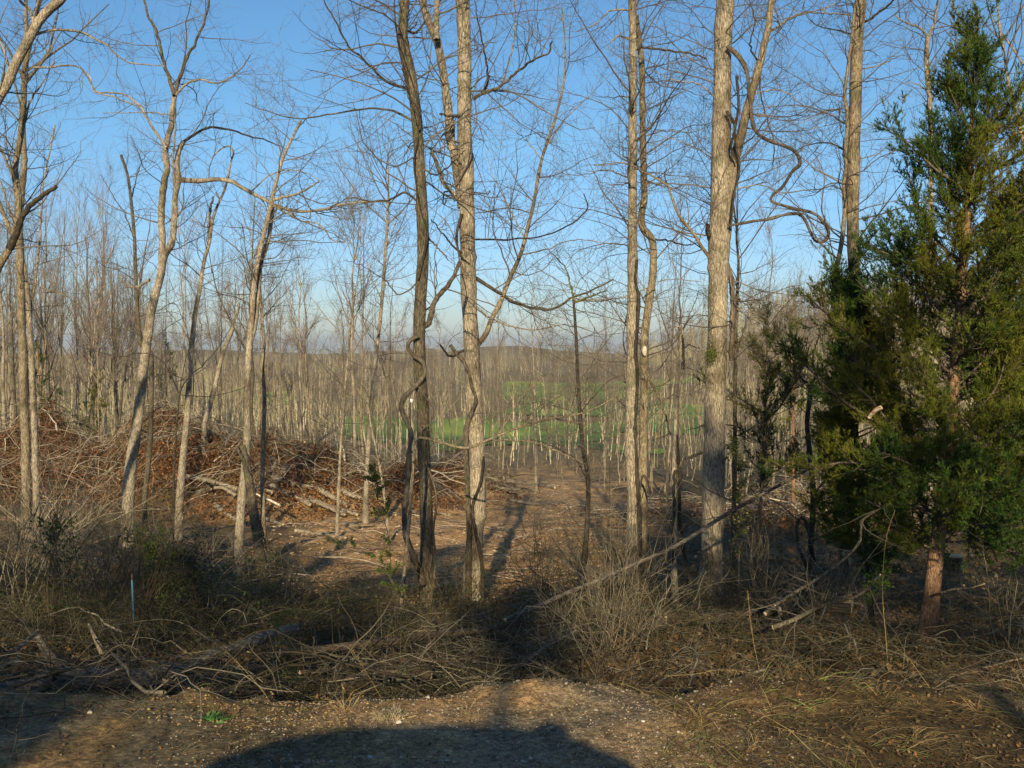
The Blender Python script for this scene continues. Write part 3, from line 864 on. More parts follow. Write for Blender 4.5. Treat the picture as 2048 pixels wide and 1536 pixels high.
# ------------------------------------------------------------------ cedars
def cedar(name, label, base, top, rad, trunk_r, seed, nb=90, low=.22, n2=16, n3=8, nn=16, prof=None, group=None, dark=1.0, cat='cedar', bend=(0, 0), nl=.03, mat='red', out=1.0):
    rng = np.random.default_rng(seed)
    base = A(base, float); top = A(top, float)
    H = top[2] - base[2]
    e = empty(name, base, label, cat, group)
    t = np.linspace(0, 1, 40)
    P = base + (top - base) * t[:, None] + np.stack([np.sin(t * 3) * .05 * H / 5 + bend[0] * t * (1 - t), np.cos(t * 4) * .03 + bend[1] * t * (1 - t) - .03, 0 * t], -1)
    P[0, 2] -= .15
    R = trunk_r * (1 - t) ** .85 * (1 + .5 * np.exp(-t * 30)) + .006
    m = MB(); m.tubes(P, R, 12); m.build('trunk', M[mat], e, base)
    # whorls of ascending branches
    tb_ = low + (1 - low) * (np.arange(nb) + rng.uniform(0, 1, nb)) / nb
    tb_ = np.clip(tb_ ** 1.05, 0, .985)
    az = rng.uniform(0, 2 * math.pi, nb)
    prof = prof or (lambda t: np.interp(t, [0, low, low + .15, .5, .8, 1], [.5, .6, 1, .85, .42, .05]))
    L = rad * prof(tb_) * rng.uniform(.5, 1.3, nb) * np.where(rng.random(nb) < .3, .5, 1)
    el = np.interp(tb_, [low, .5, .8, 1], [-.05, .35, .75, 1.25]) + rng.normal(size=nb) * .15
    s = tb_ * 39; i = np.clip(np.floor(s).astype(int), 0, 38); f = (s - i)[:, None]
    p0 = P[i] * (1 - f) + P[i + 1] * f
    d = np.stack([np.cos(az) * np.cos(el), np.sin(az) * np.cos(el), np.sin(el)], -1)
    K = 9; c = p0; outp = [c]
    for k in range(K - 1):
        d = norm(d + rng.normal(size=d.shape) * .10 + A([0, 0, .07]))
        c = c + d * (L / (K - 1))[:, None]; outp.append(c)
    B1 = np.stack(outp, 1)
    R1 = (L * .012 + .004)[:, None] * np.linspace(1, .2, K)
    B2, R2 = grow(rng, B1, R1, nb * n2, (.22, 1), (25, 60), (.13, .5), 6, .12, .12, .6, .0022)
    B3, R3 = grow(rng, np.concatenate([B2[:, ::1][:, :6]]), R2, nb * n2 * n3, (.15, 1), (20, 60), (.05, .16), 4, .14, .14, .7, .0015)
    m = MB(); m.tubes(B1, R1, 6); m.tubes(B2, R2, 3)
    m.build('branches', M['vine'], e, base)
    # scale-leaf sprays
    def needles(Bs, n, L0, L1, w_):
        b, k, _ = Bs.shape
        idx = np.repeat(np.arange(b), n); q = len(idx)
        s_ = rng.uniform(.05, .999, q) * (k - 1); ii = np.floor(s_).astype(int); ff = (s_ - ii)[:, None]
        p = Bs[idx, ii] * (1 - ff) + Bs[idx, ii + 1] * ff
        T = norm(Bs[idx, ii + 1] - Bs[idx, ii])
        dd = norm(T * 1.1 + norm(rng.normal(size=(q, 3))) * .9 + A([0, 0, .15]))
        ln = rng.uniform(L0, L1, q)[:, None]
        sd = norm(np.cross(dd, rng.normal(size=(q, 3)))) * w_
        return idx, p, dd, ln, sd
    clump = None
    m = MB()
    for Bs, n in ((B3, nn), (B2, nn)):
        idx, p, dd, ln, sd = needles(Bs, n, nl * .6, nl * 1.3, nl * .11)
        tone = rng.uniform(.6, 1.35, len(Bs))[idx]
        rel = np.clip((p[:, 2] - base[2]) / H, 0, 1)
        nz = fbm(p[:, 0] * 2.2 + 4, p[:, 2] * 2.2 + p[:, 1] * 1.3, 3)
        g1 = A([.082, .115, .012]); g2 = A([.135, .132, .016]); g3 = A([.045, .085, .014])
        mixv = np.clip(.45 + nz * 2.0 + rng.normal(size=len(p)) * .18, 0, 1)[:, None]
        col = (g1 * (1 - mixv) + g2 * mixv)
        m3_ = np.clip(-nz * 3, 0, 1)[:, None]
        col = (col * (1 - m3_) + g3 * m3_) * (tone * dark)[:, None]
        V = np.stack([p - sd, p + sd, p + dd * ln], 1)
        m.add(V, t=np.arange(len(p) * 3).reshape(-1, 3), col=np.repeat(col, 3, 0))
    m.build('foliage', M['needle'], e, base, smooth=False, colors=True)
    return e


cb_ = hp(1862, 8.6)
cedar('cedar', 'large green cedar with a bare reddish lower trunk filling the right side', cb_, at(1945, 55, 8.75), 1.30, .066, 11, nb=165, low=.17, n2=12, n3=14, nn=17,
      prof=lambda t: np.interp(t, [0, .155, .32, .5, .66, .8, .92, 1], [.3, .75, 1.05, 1.0, .70, .40, .15, .02]))
cedar('cedar', 'dense dark cedar cut off by the right edge of the photo', hp(2085, 9.9), at(2120, 330, 9.9), 1.6, .06, 12, nb=130, low=.12, n2=13, n3=13, nn=15, dark=.9,
      prof=lambda t: np.interp(t, [0, .12, .3, .6, .82, 1], [.3, .8, 1, .95, .6, .03]))
cedar('cedar', 'smaller bright green cedar poking out left of the large cedar', hp(1752, 10.2), at(1670, 548, 9.9), .70, .022, 13, mat='dark', nb=90, low=.2, n2=10, n3=14, nn=16,
      prof=lambda t: np.interp(t, [0, .22, .4, .7, .9, 1], [.3, .7, 1.0, .72, .3, .04]), dark=1.1)
cedar('thin_cedar', 'thin sparse dark cedar seen between the thickest trunk and the dead trunk', hp(1512, 15.5), at(1532, 632, 15.5), 1.1, .03, 14, nb=36, low=.4, n2=9, n3=9, nn=12, dark=.6, nl=.035,
      prof=lambda t: np.interp(t, [0, .3, .6, .85, 1], [.4, .7, .95, .5, .1]))
cedar('thin_cedar', 'faint small cedar showing beyond the thin dark cedar', hp(1590, 27), at(1575, 590, 27), 1.1, .05, 15, nb=26, low=.4, n2=9, n3=6, nn=9, dark=1.1, nl=.05)
for (px, D, py, r, lab) in ((75, 42, 672, 1.6, 'small dark cedar among the trunks at the far left behind the brush pile'), (190, 45, 735, 1.4, 'low dark cedar at the foot of a black trunk behind the brush pile'),
                            (330, 60, 668, 1.8, 'far small cedar top seen right of the forked tree')):
    cedar('far_cedar', lab, hp(px, D), at(px, py, D), r, .06, int(px), nb=26, low=.25, n2=7, n3=5, nn=8, nl=.09, dark=.8)

# ------------------------------------------------------------------ the woods in the middle distance: prototypes and copies
def proto_tree(seed, H=13, r=.10, crown=.45, spread=1.0, fork=False, bare=1.0, tmat='pale'):
    rng = np.random.default_rng(seed)
    e = bpy.data.objects.new('bare_tree', None); COL.objects.link(e)
    K = 18; t = np.linspace(0, 1, K)
    wob = np.cumsum(rng.normal(size=(K, 2)) * .07, axis=0); wob -= wob[0]
    lean = rng.normal(size=2) * .03 * H
    P = np.stack([wob[:, 0] + lean[0] * t, wob[:, 1] + lean[1] * t, t * H - .3], -1)
    R = r * (1 - .85 * t) * (1 + .3 * np.exp(-t * 25))
    m = MB(); m.tubes(P, R, 7); st = [(P, R)]
    if fork:
        i = int(K * .45); q = [P[i]]; d = norm(A([rng.normal() * .4, rng.normal() * .4, 1]))
        for k in range(K - 1):
            d = norm(d + rng.normal(size=3) * .05 + A([0, 0, .06])); q.append(q[-1] + d * H * .5 / K)
        Q = A(q); m.tubes(Q, R[i] * .8 * np.linspace(1, .15, K), 6); st.append((Q, R[i] * .8 * np.linspace(1, .15, K)))
    m.build('trunk', M[tmat], e)
    LP = np.stack([resample(p[int(K * (crown if k == 0 else .1)):], 14) for k, (p, _) in enumerate(st)])
    LR = np.stack([np.interp(np.linspace(0, 1, 14), np.linspace(0, 1, K - int(K * (crown if k == 0 else .1))), rr[int(K * (crown if k == 0 else .1)):]) for k, (_, rr) in enumerate(st)])
    n = int(20 * bare)
    q1, r1 = grow(rng, LP, LR, n, (0, 1), (25, 55), (.14 * H * spread, .26 * H * spread), 8, .10, .10, .55, .007)
    q2, r2 = grow(rng, q1, r1, n * 5, (.15, 1), (25, 55), (.06 * H * spread, .13 * H * spread), 6, .07, .13, .6, .0055)
    q3, r3 = grow(rng, q2, r2, n * 15, (.15, 1), (25, 55), (.03 * H, .06 * H), 5, .05, .15, .7, .0042)
    m = MB(); m.tubes(q1, r1, 4); m.tubes(q2, r2, 3); m.tubes(q3, r3, 3)
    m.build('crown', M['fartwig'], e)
    return e


protos_t = [proto_tree(40 + k, H=14, r=.115, crown=.42, fork=k % 2 == 1, tmat=['pale', 'tan', 'grey'][k % 3]) for k in range(7)]       # tall
protos_s = [proto_tree(60 + k, H=9, r=.065, crown=.55, spread=.7, bare=.7, tmat=['pale', 'tan', 'pale', 'grey'][k % 4]) for k in range(6)]  # slender
for p in protos_t: p['h'] = 14
for p in protos_s: p['h'] = 9
used = set()
rngw = np.random.default_rng(77)


CROWD = []
LAND = [(-500, 'the left edge'), (62, 'the far left trunks'), (192, 'the low dark cedar'), (275, 'the forked tree'), (368, 'the hooked trunk'), (492, 'the double-stemmed tree'), (535, 'the mottled slim tree'),
        (685, 'the very thin pale tree'), (750, 'the leaning pole trunk'), (845, 'the vine-wrapped tree'), (945, 'the twin-stem tree'), (1160, 'the crooked sapling'), (1272, 'the close pair'), (1355, 'the orange-brown snag'),
        (1432, 'the thickest trunk'), (1512, 'the thin dark cedar'), (1621, 'the black dead trunk'), (1695, 'the ridged trunk'), (1865, 'the large cedar'), (2600, 'the right edge')]
ORD = 'first second third fourth fifth sixth seventh eighth ninth tenth eleventh twelfth thirteenth fourteenth fifteenth sixteenth seventeenth eighteenth nineteenth twentieth'.split()


def crowd_labels():
    bins = {}
    for (px, D, o, noun, dm) in CROWD:
        k = max(i for i, (x, _) in enumerate(LAND) if x <= px)
        bins.setdefault((k, D < dm), []).append((px, o, noun))
    for (k, near), L in bins.items():
        L.sort(key=lambda t: t[0])
        sides = LAND[k][1] + ' and ' + LAND[k + 1][1].replace('the ', '')
        for i, (px, o, noun) in enumerate(L):
            o['label'] = ('%s %s from left, %s, between %s' % (ORD[min(i, 19)], noun, 'nearer' if near else 'farther', sides)).replace('slightly ', '').replace('orange-brown snag', 'snag').replace('mottled slim tree', 'mottled tree').replace('very thin pale tree', 'thinnest pale tree').replace('black dead', 'dead').replace('far left', 'left')


def plant(px, D, H, label, group, slender=False, thin=1.0, dm=0):
    pr = protos_s if slender else protos_t
    p = pr[rngw.integers(len(pr))]
    hh = p['h']
    if p.name not in used:
        used.add(p.name); o = p
    else:
        o = copy_tree(p)
    b = hp(px, D)
    o.location = tuple(b)
    tl_ = .02 if not dm else (.045 if rngw.random() < .85 else .16)
    o.rotation_euler = (rngw.normal() * tl_, rngw.normal() * tl_, rngw.uniform(0, 6.28))
    if dm: H *= rngw.uniform(.6, 1.12)
    s = H / hh; sxy = s ** .7 * thin * rngw.uniform(.55, 1.45)
    o.scale = (sxy * 1.0, sxy * 1.0, s)
    if 'h' in o: pass
    tag(o, label, 'tree', group)
    if dm: CROWD.append((px, D, o, 'slim bare tree' if slender else 'bare tree', dm))
    return o


def topz(py, D, px=1024):
    """height of a tree at D whose tip is at picture row py"""
    x = (px - 1024) / F * D
    return float(at(px, py, D)[2] - h(x, D))


# hand-placed trees that can be picked out
HAND = [
    (12, 40, 330, 1, 'bare tree standing at the far left edge behind the brush pile'), (28, 48, 360, .9, 'bare tree second from the left edge in the left wood'),
    (95, 44, 395, .8, 'bare tree right of the small dark cedar at the far left'), (108, 60, 400, .8, 'wide-crowned bare tree of the left wood under the open sky'),
    (170, 52, 430, .8, 'upright bare tree above the low dark cedar'), (196, 40, 560, .9, 'dark slim bare trunk rising from the low dark cedar'),
    (188, 64, 345, .8, 'bare tree with a round twiggy top left of the forked tree'), (232, 70, 480, .7, 'distant bare tree just left of the forked tree'),
    (378, 50, 330, .7, 'thin upright bare tree between the forked tree and the hooked trunk'), (440, 55, 470, .7, 'slender bare tree right of the hooked trunk'),
    (475, 60, 500, .7, 'slender bare tree behind the double-stemmed tree'), (508, 42, 380, .7, 'leaning slim tree behind the long limb of the forked tree'),
    (560, 62, 520, .6, 'thin bare tree right of the mottled slim tree'), (605, 58, 500, .7, 'thin bare tree under the hanging limb left of the clearing'),
    (625, 66, 520, .7, 'feathery bare tree halfway between the mottled tree and the leaning pale trunk'), (706, 48, 350, .7, 'tall feathery bare tree rising above the others left of the vine-wrapped tree'),
    (722, 62, 420, .6, 'feathery bare tree just right of the tallest feathery one'), (785, 70, 560, .7, 'short bare tree left of the vine-wrapped tree at the skyline'),
    (1000, 60, 560, .6, 'thin bare tree right of the twin-stem tree at the skyline'), (1075, 46, 560, .6, 'slim bare trunk in the middle of the clearing view'),
    (1210, 52, 560, .6, 'slim bare tree just left of the close pair'), (1335, 42, 470, .7, 'pale branching tree seen between the close pair and the snag'),
    (1358, 60, 420, .6, 'faint bare tree between the close pair and the thickest trunk'), (1490, 34, 560, .8, 'bare tree right of the thickest trunk near the skyline'),
    (1552, 38, 440, .7, 'tall thin pale trunk between the thickest trunk and the dead one'), (1600, 44, 560, .7, 'bare tree behind the crooked fork of the dead trunk'),
    (1655, 40, 500, .7, 'bare tree between the dead trunk and the ridged trunk'), (1735, 42, 560, .8, 'bare tree just right of the ridged trunk'),
]
for (px, D, py, th, lab) in HAND:
    plant(px, D, topz(py, D, px), lab, 'bare trees of the woods behind', slender=px > 1400 and px % 2 == 0, thin=th)
# the crowd
ZONES = [
    # px0, px1, D0, D1, top rows, count, slender, label
    (-120, 330, 46, 95, (380, 560), 62, False, 'bare tree in the thick wood behind the brush pile at the left'),
    (330, 600, 52, 100, (520, 640), 34, True, 'thin bare tree in the wood left of the clearing'),
    (600, 880, 60, 120, (600, 690), 44, True, 'thin pale tree at the far side of the clearing, left of the green field'),
    (880, 1250, 55, 125, (640, 735), 46, True, 'thin pale tree standing in front of the green field'),
    (1250, 1480, 45, 110, (620, 720), 26, True, 'thin pale tree behind the close pair of trunks'),
    (1460, 1780, 26, 80, (560, 680), 46, True, 'thin pale trunk in the wood left of the cedar'),
    (1780, 2200, 30, 90, (480, 640), 14, False, 'bare tree behind the large cedar'),
]
for (a, b, d0, d1, (p0, p1), cnt, sl_, lab) in ZONES:
    for k in range(cnt):
        px = a + (b - a) * (k + rngw.uniform(0, 1)) / cnt
        D = d0 * (d1 / d0) ** rngw.uniform(0, 1)
        plant(px, D, max(3.5, topz(rngw.uniform(p0, p1), D, px)), lab, (lab.replace('bare tree', 'bare trees').replace('pale tree', 'pale trees').replace('pale trunk ', 'pale trunks ')), sl_, thin=.8, dm=math.sqrt(d0 * d1))
crowd_labels()
for p in protos_t + protos_s:
    if p.name not in used:
        for c_ in list(p.children): bpy.data.objects.remove(c_)
        bpy.data.objects.remove(p)

# far woods: too many to count, one mass
def far_mass(name, label, n, gen, hr, seed, nt=26, wr=.12, lowtwig=.25):
    rng = np.random.default_rng(seed)
    x, y = gen(rng, n)
    k = ~in_field(x, y); x = x[k]; y = y[k]; n = len(x)
    z = h(x, y, False); H = rng.uniform(hr[0], hr[1], n)
    m = MB()
    b = np.stack([x, y, z - .3], -1)
    tp = b + np.stack([rng.normal(size=n) * .6, rng.normal(size=n) * .4, H], -1)
    P = b[:, None] + (tp - b)[:, None] * np.linspace(0, 1, 4)[None, :, None]
    tone = rng.uniform(.7, 1.5, (n, 1)) * (1 + 1.2 * fbm(x / 40, y / 60, 2)[:, None])
    m.tubes(P, (wr * rng.uniform(.5, 1, n))[:, None] * A([1, .8, .5, .15]), 3, col=A([.31, .265, .19]) * tone)
    q1, r1 = grow(rng, P, np.full(P.shape[:2], .05), n * nt, (lowtwig, 1), (20, 50), (1.2, 3.2), 3, .12, .1, .8, .018)
    nz_ = fbm(q1[:, 0, 0] / 30, q1[:, 0, 1] / 50, 3)[:, None]
    m.tubes(q1, r1 * .8 + .006, 3, col=A([.27, .225, .14]) * (1 + 1.1 * nz_) + A([.0, .012, -.01]) * np.clip(nz_ * 6, -1, 1))
    o = m.build(name, M['tint'], colors=True)
    tag(o, label, 'woods', kind='stuff')


def gen1(rng, n):
    y = 130 * (900 / 130.) ** (rng.uniform(0, 1, n) ** .8); x = rng.uniform(-.72, .75, n) * y
    return x, y


def gen2(rng, n):
    y = rng.uniform(85, 150, n); px = rng.uniform(-200, 2250, n); x = (px - 1024) / F * y
    return x, y


def gen3(rng, n):
    y = rng.uniform(210, 420, n); x = rng.normal(size=n) * 45 + 122
    return x, y


far_mass('far_woods', 'brown mass of leafless woods along the far ridge to the horizon', 4200, gen1, (4, 10), 5, 14)
far_mass('valley_woods', 'thicket of pale slender trunks filling the valley floor', 330, gen2, (4.5, 9), 6, 5, .07, .5)
far_mass('hillside_woods', 'leafless woods covering the low hill at the right', 1700, gen3, (9, 13), 7, 26)

# ------------------------------------------------------------------ brush piles and undergrowth
BR = [A([.16, .115, .07]), A([.11, .075, .045]), A([.24, .195, .135]), A([.07, .05, .03])]


def pick(rng, n, cols, jitter=.25):
    c = A(cols)[rng.integers(len(cols), size=n)]
    return c * rng.uniform(1 - jitter, 1 + jitter, (n, 1))


def arcs(rng, base, az, L, H, K=8, wig=.03, slope=None):
    """arching stems lying over the ground"""
    n = len(base)
    t = np.linspace(0, 1, K)[None, :, None]
    d = np.stack([np.cos(az), np.sin(az), np.zeros(n)], -1)[:, None]
    P = base[:, None] + d * (L[:, None, None] * t) + A([0, 0, 1.]) * (H[:, None, None] * 4 * t * (1 - t * .8) * .6)
    w_ = np.cumsum(rng.normal(size=(n, K, 3)) * wig, axis=1) * L[:, None, None]
    P = P + w_
    ground = h(P[:, :, 0], P[:, :, 1], False)
    g0 = h(base[:, 0], base[:, 1], False)
    P[:, :, 2] += (ground - g0[:, None]) * .9
    return P


def brush_pile(name, label, piles, nst, nleaf, seed, red=.6, hgt=.8):
    rng = np.random.default_rng(seed)
    m = MB()
    idx = rng.choice(len(piles), nst, p=A([p[2] * p[3] for p in piles]) / sum(p[2] * p[3] for p in piles))
    pa = A(piles)[idx]
    x = pa[:, 0] + rng.normal(size=nst) * pa[:, 2] * .62; y = pa[:, 1] + rng.normal(size=nst) * pa[:, 3] * .62
    z = h(x, y, False) + np.abs(rng.uniform(-.1, hgt, nst)) * (.5 + 1.6 * np.clip(fbm(x * .8, y * .8, 2) + .2, 0, 1))
    P = arcs(rng, np.stack([x, y, z], -1), rng.uniform(0, 6.28, nst), rng.uniform(.5, 2.6, nst), rng.uniform(-.1, .8, nst), 6, .05)
    rr = rng.uniform(.004, .012, nst) * (1 + 3.0 * (rng.random(nst) < .035))
    m.tubes(P, rr[:, None] * np.linspace(1, .4, 6), 4, col=pick(rng, nst, BR + [A([.45, .38, .30])]))
    idx = rng.choice(len(piles), nleaf); pa = A(piles)[idx]
    x = pa[:, 0] + rng.normal(size=nleaf) * pa[:, 2] * .6; y = pa[:, 1] + rng.normal(size=nleaf) * pa[:, 3] * .6
    cl = fbm(x * .9, y * .9, 3) + rng.normal(size=nleaf) * .1
    k = cl > -.2; x = x[k]; y = y[k]; n = len(x)
    z = h(x, y, False) + rng.uniform(0, hgt, n) * (.2 + 1.5 * np.clip(fbm(x * .8, y * .8, 2) + .2, 0, 1))
    X = norm(rng.normal(size=(n, 3))) * rng.uniform(.03, .075, (n, 1)); Y = norm(np.cross(X, rng.normal(size=(n, 3)))) * rng.uniform(.02, .04, (n, 1))
    m.cards(np.stack([x, y, z], -1), X, Y, mat=1, col=pick(rng, n, [A([.22, .09, .035]), A([.15, .066, .028]), A([.27, .13, .055]), A([.08, .04, .018])]))
    o = m.build(name, [M['tint'], M['leaf']], colors=True, smooth=False)
    tag(o, label, 'brush pile', kind='stuff')


brush_pile('brush_pile', 'high bulldozed pile of brown-leaved brush at the left', PILES[0:2], 2500, 95000, 21, hgt=1.0)
brush_pile('brush_pile', 'lower pile of red-brown brush behind the pale logs', PILES[2:4], 1200, 48000, 22, hgt=.8)
brush_pile('brush_pile', 'small red-brown leafy brush heap seen between the two middle trees', PILES[4:5], 500, 4500, 23, hgt=.6)
brush_pile('brush_pile', 'reddish leaf-covered brush among the thin trunks left of the cedar', [(12.5, 30, 6, 5, .5), (9, 27, 4, 4, .5)], 1600, 16000, 24, hgt=.5)


def fan_pts(rng, n, px0, px1, D0, D1, pw=1.0):
    D = D0 * (D1 / D0) ** (rng.uniform(0, 1, n) ** pw); px = rng.uniform(px0, px1, n)
    x = (px - 1024) / F * D
    return np.stack([x, D, h(x, D)], -1)


# sticks and slash on the clearing
rng = np.random.default_rng(31); m = MB()
b = fan_pts(rng, 650, 520, 1300, 14, 60); n = len(b)
P = arcs(rng, b + A([0, 0, .02]), rng.normal(size=n) * .7 + np.where(rng.random(n) < .5, 0, 3.14), rng.uniform(.2, 1.8, n), rng.uniform(0, .12, n), 5, .03)
m.tubes(P, (rng.uniform(.004, .016, n) * (1 + (b[:, 1] > 30)))[:, None] * np.linspace(1, .5, 5), 3, col=pick(rng, n, [A([.42, .34, .25]), A([.30, .21, .14]), A([.22, .14, .09])]))
b = fan_pts(rng, 9000, 500, 1300, 13, 55); n = len(b)
X = norm(rng.normal(size=(n, 3)) * A([1, 1, .4])) * rng.uniform(.02, .06, (n, 1)); Y = norm(np.cross(X, rng.normal(size=(n, 3)))) * .02
m.cards(b + A([0, 0, .015]), X, Y, mat=1, col=pick(rng, n, [A([.30, .17, .09]), A([.20, .11, .06]), A([.50, .38, .26]), A([.38, .23, .13])]))
tag(m.build('woody_debris', [M['tint'], M['leaf']], colors=True, smooth=False), 'scattered twigs, chips and leaves over the bulldozed clay clearing', 'debris', kind='stuff')

# undergrowth band below the near trees, and brush at the left
UG = [A([.053, .042, .02]), A([.034, .027, .014]), A([.08, .07, .034]), A([.038, .042, .013]), A([.13, .115, .075])]  # stems darkened so part of the shade sits in their colour


def undergrowth(name, label, specs, seed, leaves=()):
    rng = np.random.default_rng(seed); m = MB()
    for (n, px0, px1, D0, D1, L0, L1, H0, H1, r0, r1, cols) in specs:
        b = fan_pts(rng, n, px0, px1, D0, D1)
        dn = fbm(b[:, 0] * .9 + 3, b[:, 1] * .9, 3)
        b = b[dn > -.22]; n = len(b)
        P = arcs(rng, b - A([0, 0, .03]), rng.uniform(0, 6.28, n), rng.uniform(L0, L1, n), rng.uniform(H0, H1, n), 8, .035)
        R = rng.uniform(r0, r1, n)[:, None] * np.linspace(1, .35, 8)
        c = pick(rng, n, cols)
        m.tubes(P, R, 3, col=c)
        q, r = grow(rng, P, R, n * 3, (.2, 1), (30, 70), (L0 * .25, L1 * .4), 5, .05, .15, .6, r0 * .5)
        m.tubes(q, r, 3, col=pick(rng, n * 3, cols))
    for (n, px0, px1, D0, D1, z0, z1, s0, s1, cols, thr) in leaves:
        b = fan_pts(rng, n, px0, px1, D0, D1)
        dn = fbm(b[:, 0] * 2.1, b[:, 1] * 2.1 + 7, 2)
        b = b[dn > thr]; n = len(b)
        b[:, 2] += rng.uniform(z0, z1, n)
        X = norm(rng.normal(size=(n, 3))) * rng.uniform(s0, s1, (n, 1)); Y = norm(np.cross(X, rng.normal(size=(n, 3)))) * rng.uniform(s0, s1, (n, 1)) * .5
        m.cards(b, X, Y, mat=1, col=pick(rng, n, cols))
    tag(m.build(name, [M['tint'], M['leaf']], colors=True, smooth=False), label, 'undergrowth', kind='stuff')


GRN = [A([.05, .08, .015]), A([.08, .11, .02]), A([.10, .11, .025])]
LV = [A([.16, .09, .04]), A([.11, .066, .033]), A([.22, .155, .08]), A([.085, .055, .028])]
undergrowth('undergrowth', 'tangle of dry stems and briars along the foot of the middle trees',
            [(2500, 480, 2200, 7.2, 13.5, .3, 1.1, .03, .38, .0015, .004, UG), (450, 520, 1500, 8, 14, .5, 1.4, .1, .7, .0015, .004, UG), (500, 1450, 2200, 12, 24, .5, 1.8, .1, .9, .002, .005, UG), (520, 1040, 1780, 12, 26, .4, 1.7, .2, 1.1, .0018, .0045, UG + [A([.16, .10, .05])])], 41,
            [(9000, 500, 1500, 8, 15, 0, .35, .008, .022, GRN + LV, .02), (16000, 500, 2200, 6, 14, 0, .08, .015, .04, LV, -.3), (6000, 1380, 2200, 13, 28, 0, .6, .02, .05, LV + [A([.22, .10, .04])], -.05)])
undergrowth('undergrowth', 'dark tangle of shrubs and dead twigs at the lower left',
            [(1900, -250, 500, 7, 14, .4, 1.4, .05, .6, .002, .005, UG), (900, -300, 420, 12, 26, .6, 2.2, .2, 1.2, .003, .008, [A([.19, .155, .105]), A([.13, .10, .065])])], 42,
            [(5000, -250, 560, 8, 17, 0, .7, .01, .03, GRN, .1), (9000, -250, 560, 6, 20, 0, .1, .02, .04, LV, -.3)])
undergrowth('dead_brush', 'pale grey arching dead stems heaped in the bottom centre',
            [(330, 880, 1300, 5.6, 8.0, .5, 1.5, .03, .38, .002, .0055, [A([.12, .10, .07]), A([.055, .045, .028]), A([.035, .028, .018])]),
             (120, 1000, 1230, 6.0, 8.0, .4, 1.2, .3, .8, .002, .005, [A([.2, .17, .12]), A([.10, .08, .055])]),
             (500, 560, 1000, 5.6, 8.0, .3, 1.1, .02, .3, .0015, .004, UG)], 43,
            [(3000, 560, 1500, 5.3, 7.5, 0, .05, .015, .035, LV, -.2)])

# broken sticks, roots and bark lying in the ditch behind the bank
rng = np.random.default_rng(47); m = MB()
b = np.concatenate([fan_pts(rng, 520, -250, 1000, 5.1, 9.5), fan_pts(rng, 60, -200, 560, 4.4, 5.2), fan_pts(rng, 420, 900, 2200, 5.6, 10.5), fan_pts(rng, 260, -250, 600, 8, 13)]); n = len(b)
P = arcs(rng, b + A([0, 0, .02]) + A([0, 0, 1.]) * rng.uniform(0, .16, (n, 1)), rng.uniform(0, 6.28, n), rng.uniform(.12, .95, n), rng.uniform(-.03, .3, n), 8, .03)
m.tubes(P, (rng.uniform(.0015, .0042, n) * (1 + 1.8 * (rng.random(n) < .06)))[:, None] * np.linspace(1, .4, 8), 5, col=pick(rng, n, [A([.11, .094, .068]), A([.05, .04, .026]), A([.035, .027, .018]), A([.19, .165, .12])], .3))
q_, r_ = grow(rng, P, np.full(P.shape[:2], .002), n * 3, (.2, 1), (30, 75), (.06, .3), 5, .03, .16, .7, .0012)
m.tubes(q_, r_, 3, col=pick(rng, n * 3, [A([.16, .135, .10]), A([.07, .055, .037])], .3))
n = 3000; b = fan_pts(rng, n, -250, 1500, 5.2, 8)
X = norm(rng.normal(size=(n, 3)) * A([1, 1, .5])) * rng.uniform(.006, .03, (n, 1)); Y = norm(np.cross(X, rng.normal(size=(n, 3)))) * rng.uniform(.003, .008, (n, 1))
m.cards(b + A([0, 0, .02]), X, Y, col=pick(rng, n, [A([.16, .11, .07]), A([.08, .055, .035]), A([.26, .2, .14])]))
tag(m.build('broken_sticks', M['tint'], colors=True), 'broken sticks, roots and bark scraps littering the ditch behind the bank', 'debris', kind='stuff')


# dry grass
def grass(name, label, specs, seed):
    rng = np.random.default_rng(seed); m = MB()
    for (n, px0, px1, D0, D1, L0, L1, w_, cols, lean, thr) in specs:
        b = fan_pts(rng, n, px0, px1, D0, D1)
        dn = fbm(b[:, 0] * 2.4 + 11, b[:, 1] * 2.4, 3); b = b[dn > thr]; n = len(b)
        fl = fbm(b[:, 0] * .8, b[:, 1] * .8, 2)
        az = fl * 12 + rng.normal(size=n) * .9
        d = norm(np.stack([np.cos(az) * lean, np.sin(az) * lean, rng.uniform(.35, 1, n)], -1))
        m.blades(b - A([0, 0, .01]), d, rng.uniform(L0, L1, n), np.full(n, w_) * rng.uniform(.6, 1.3, n), col=pick(rng, n, cols, .35), droop=.35)
    tag(m.build(name, M['leaf'], colors=True, smooth=False), label, 'grass', kind='stuff')


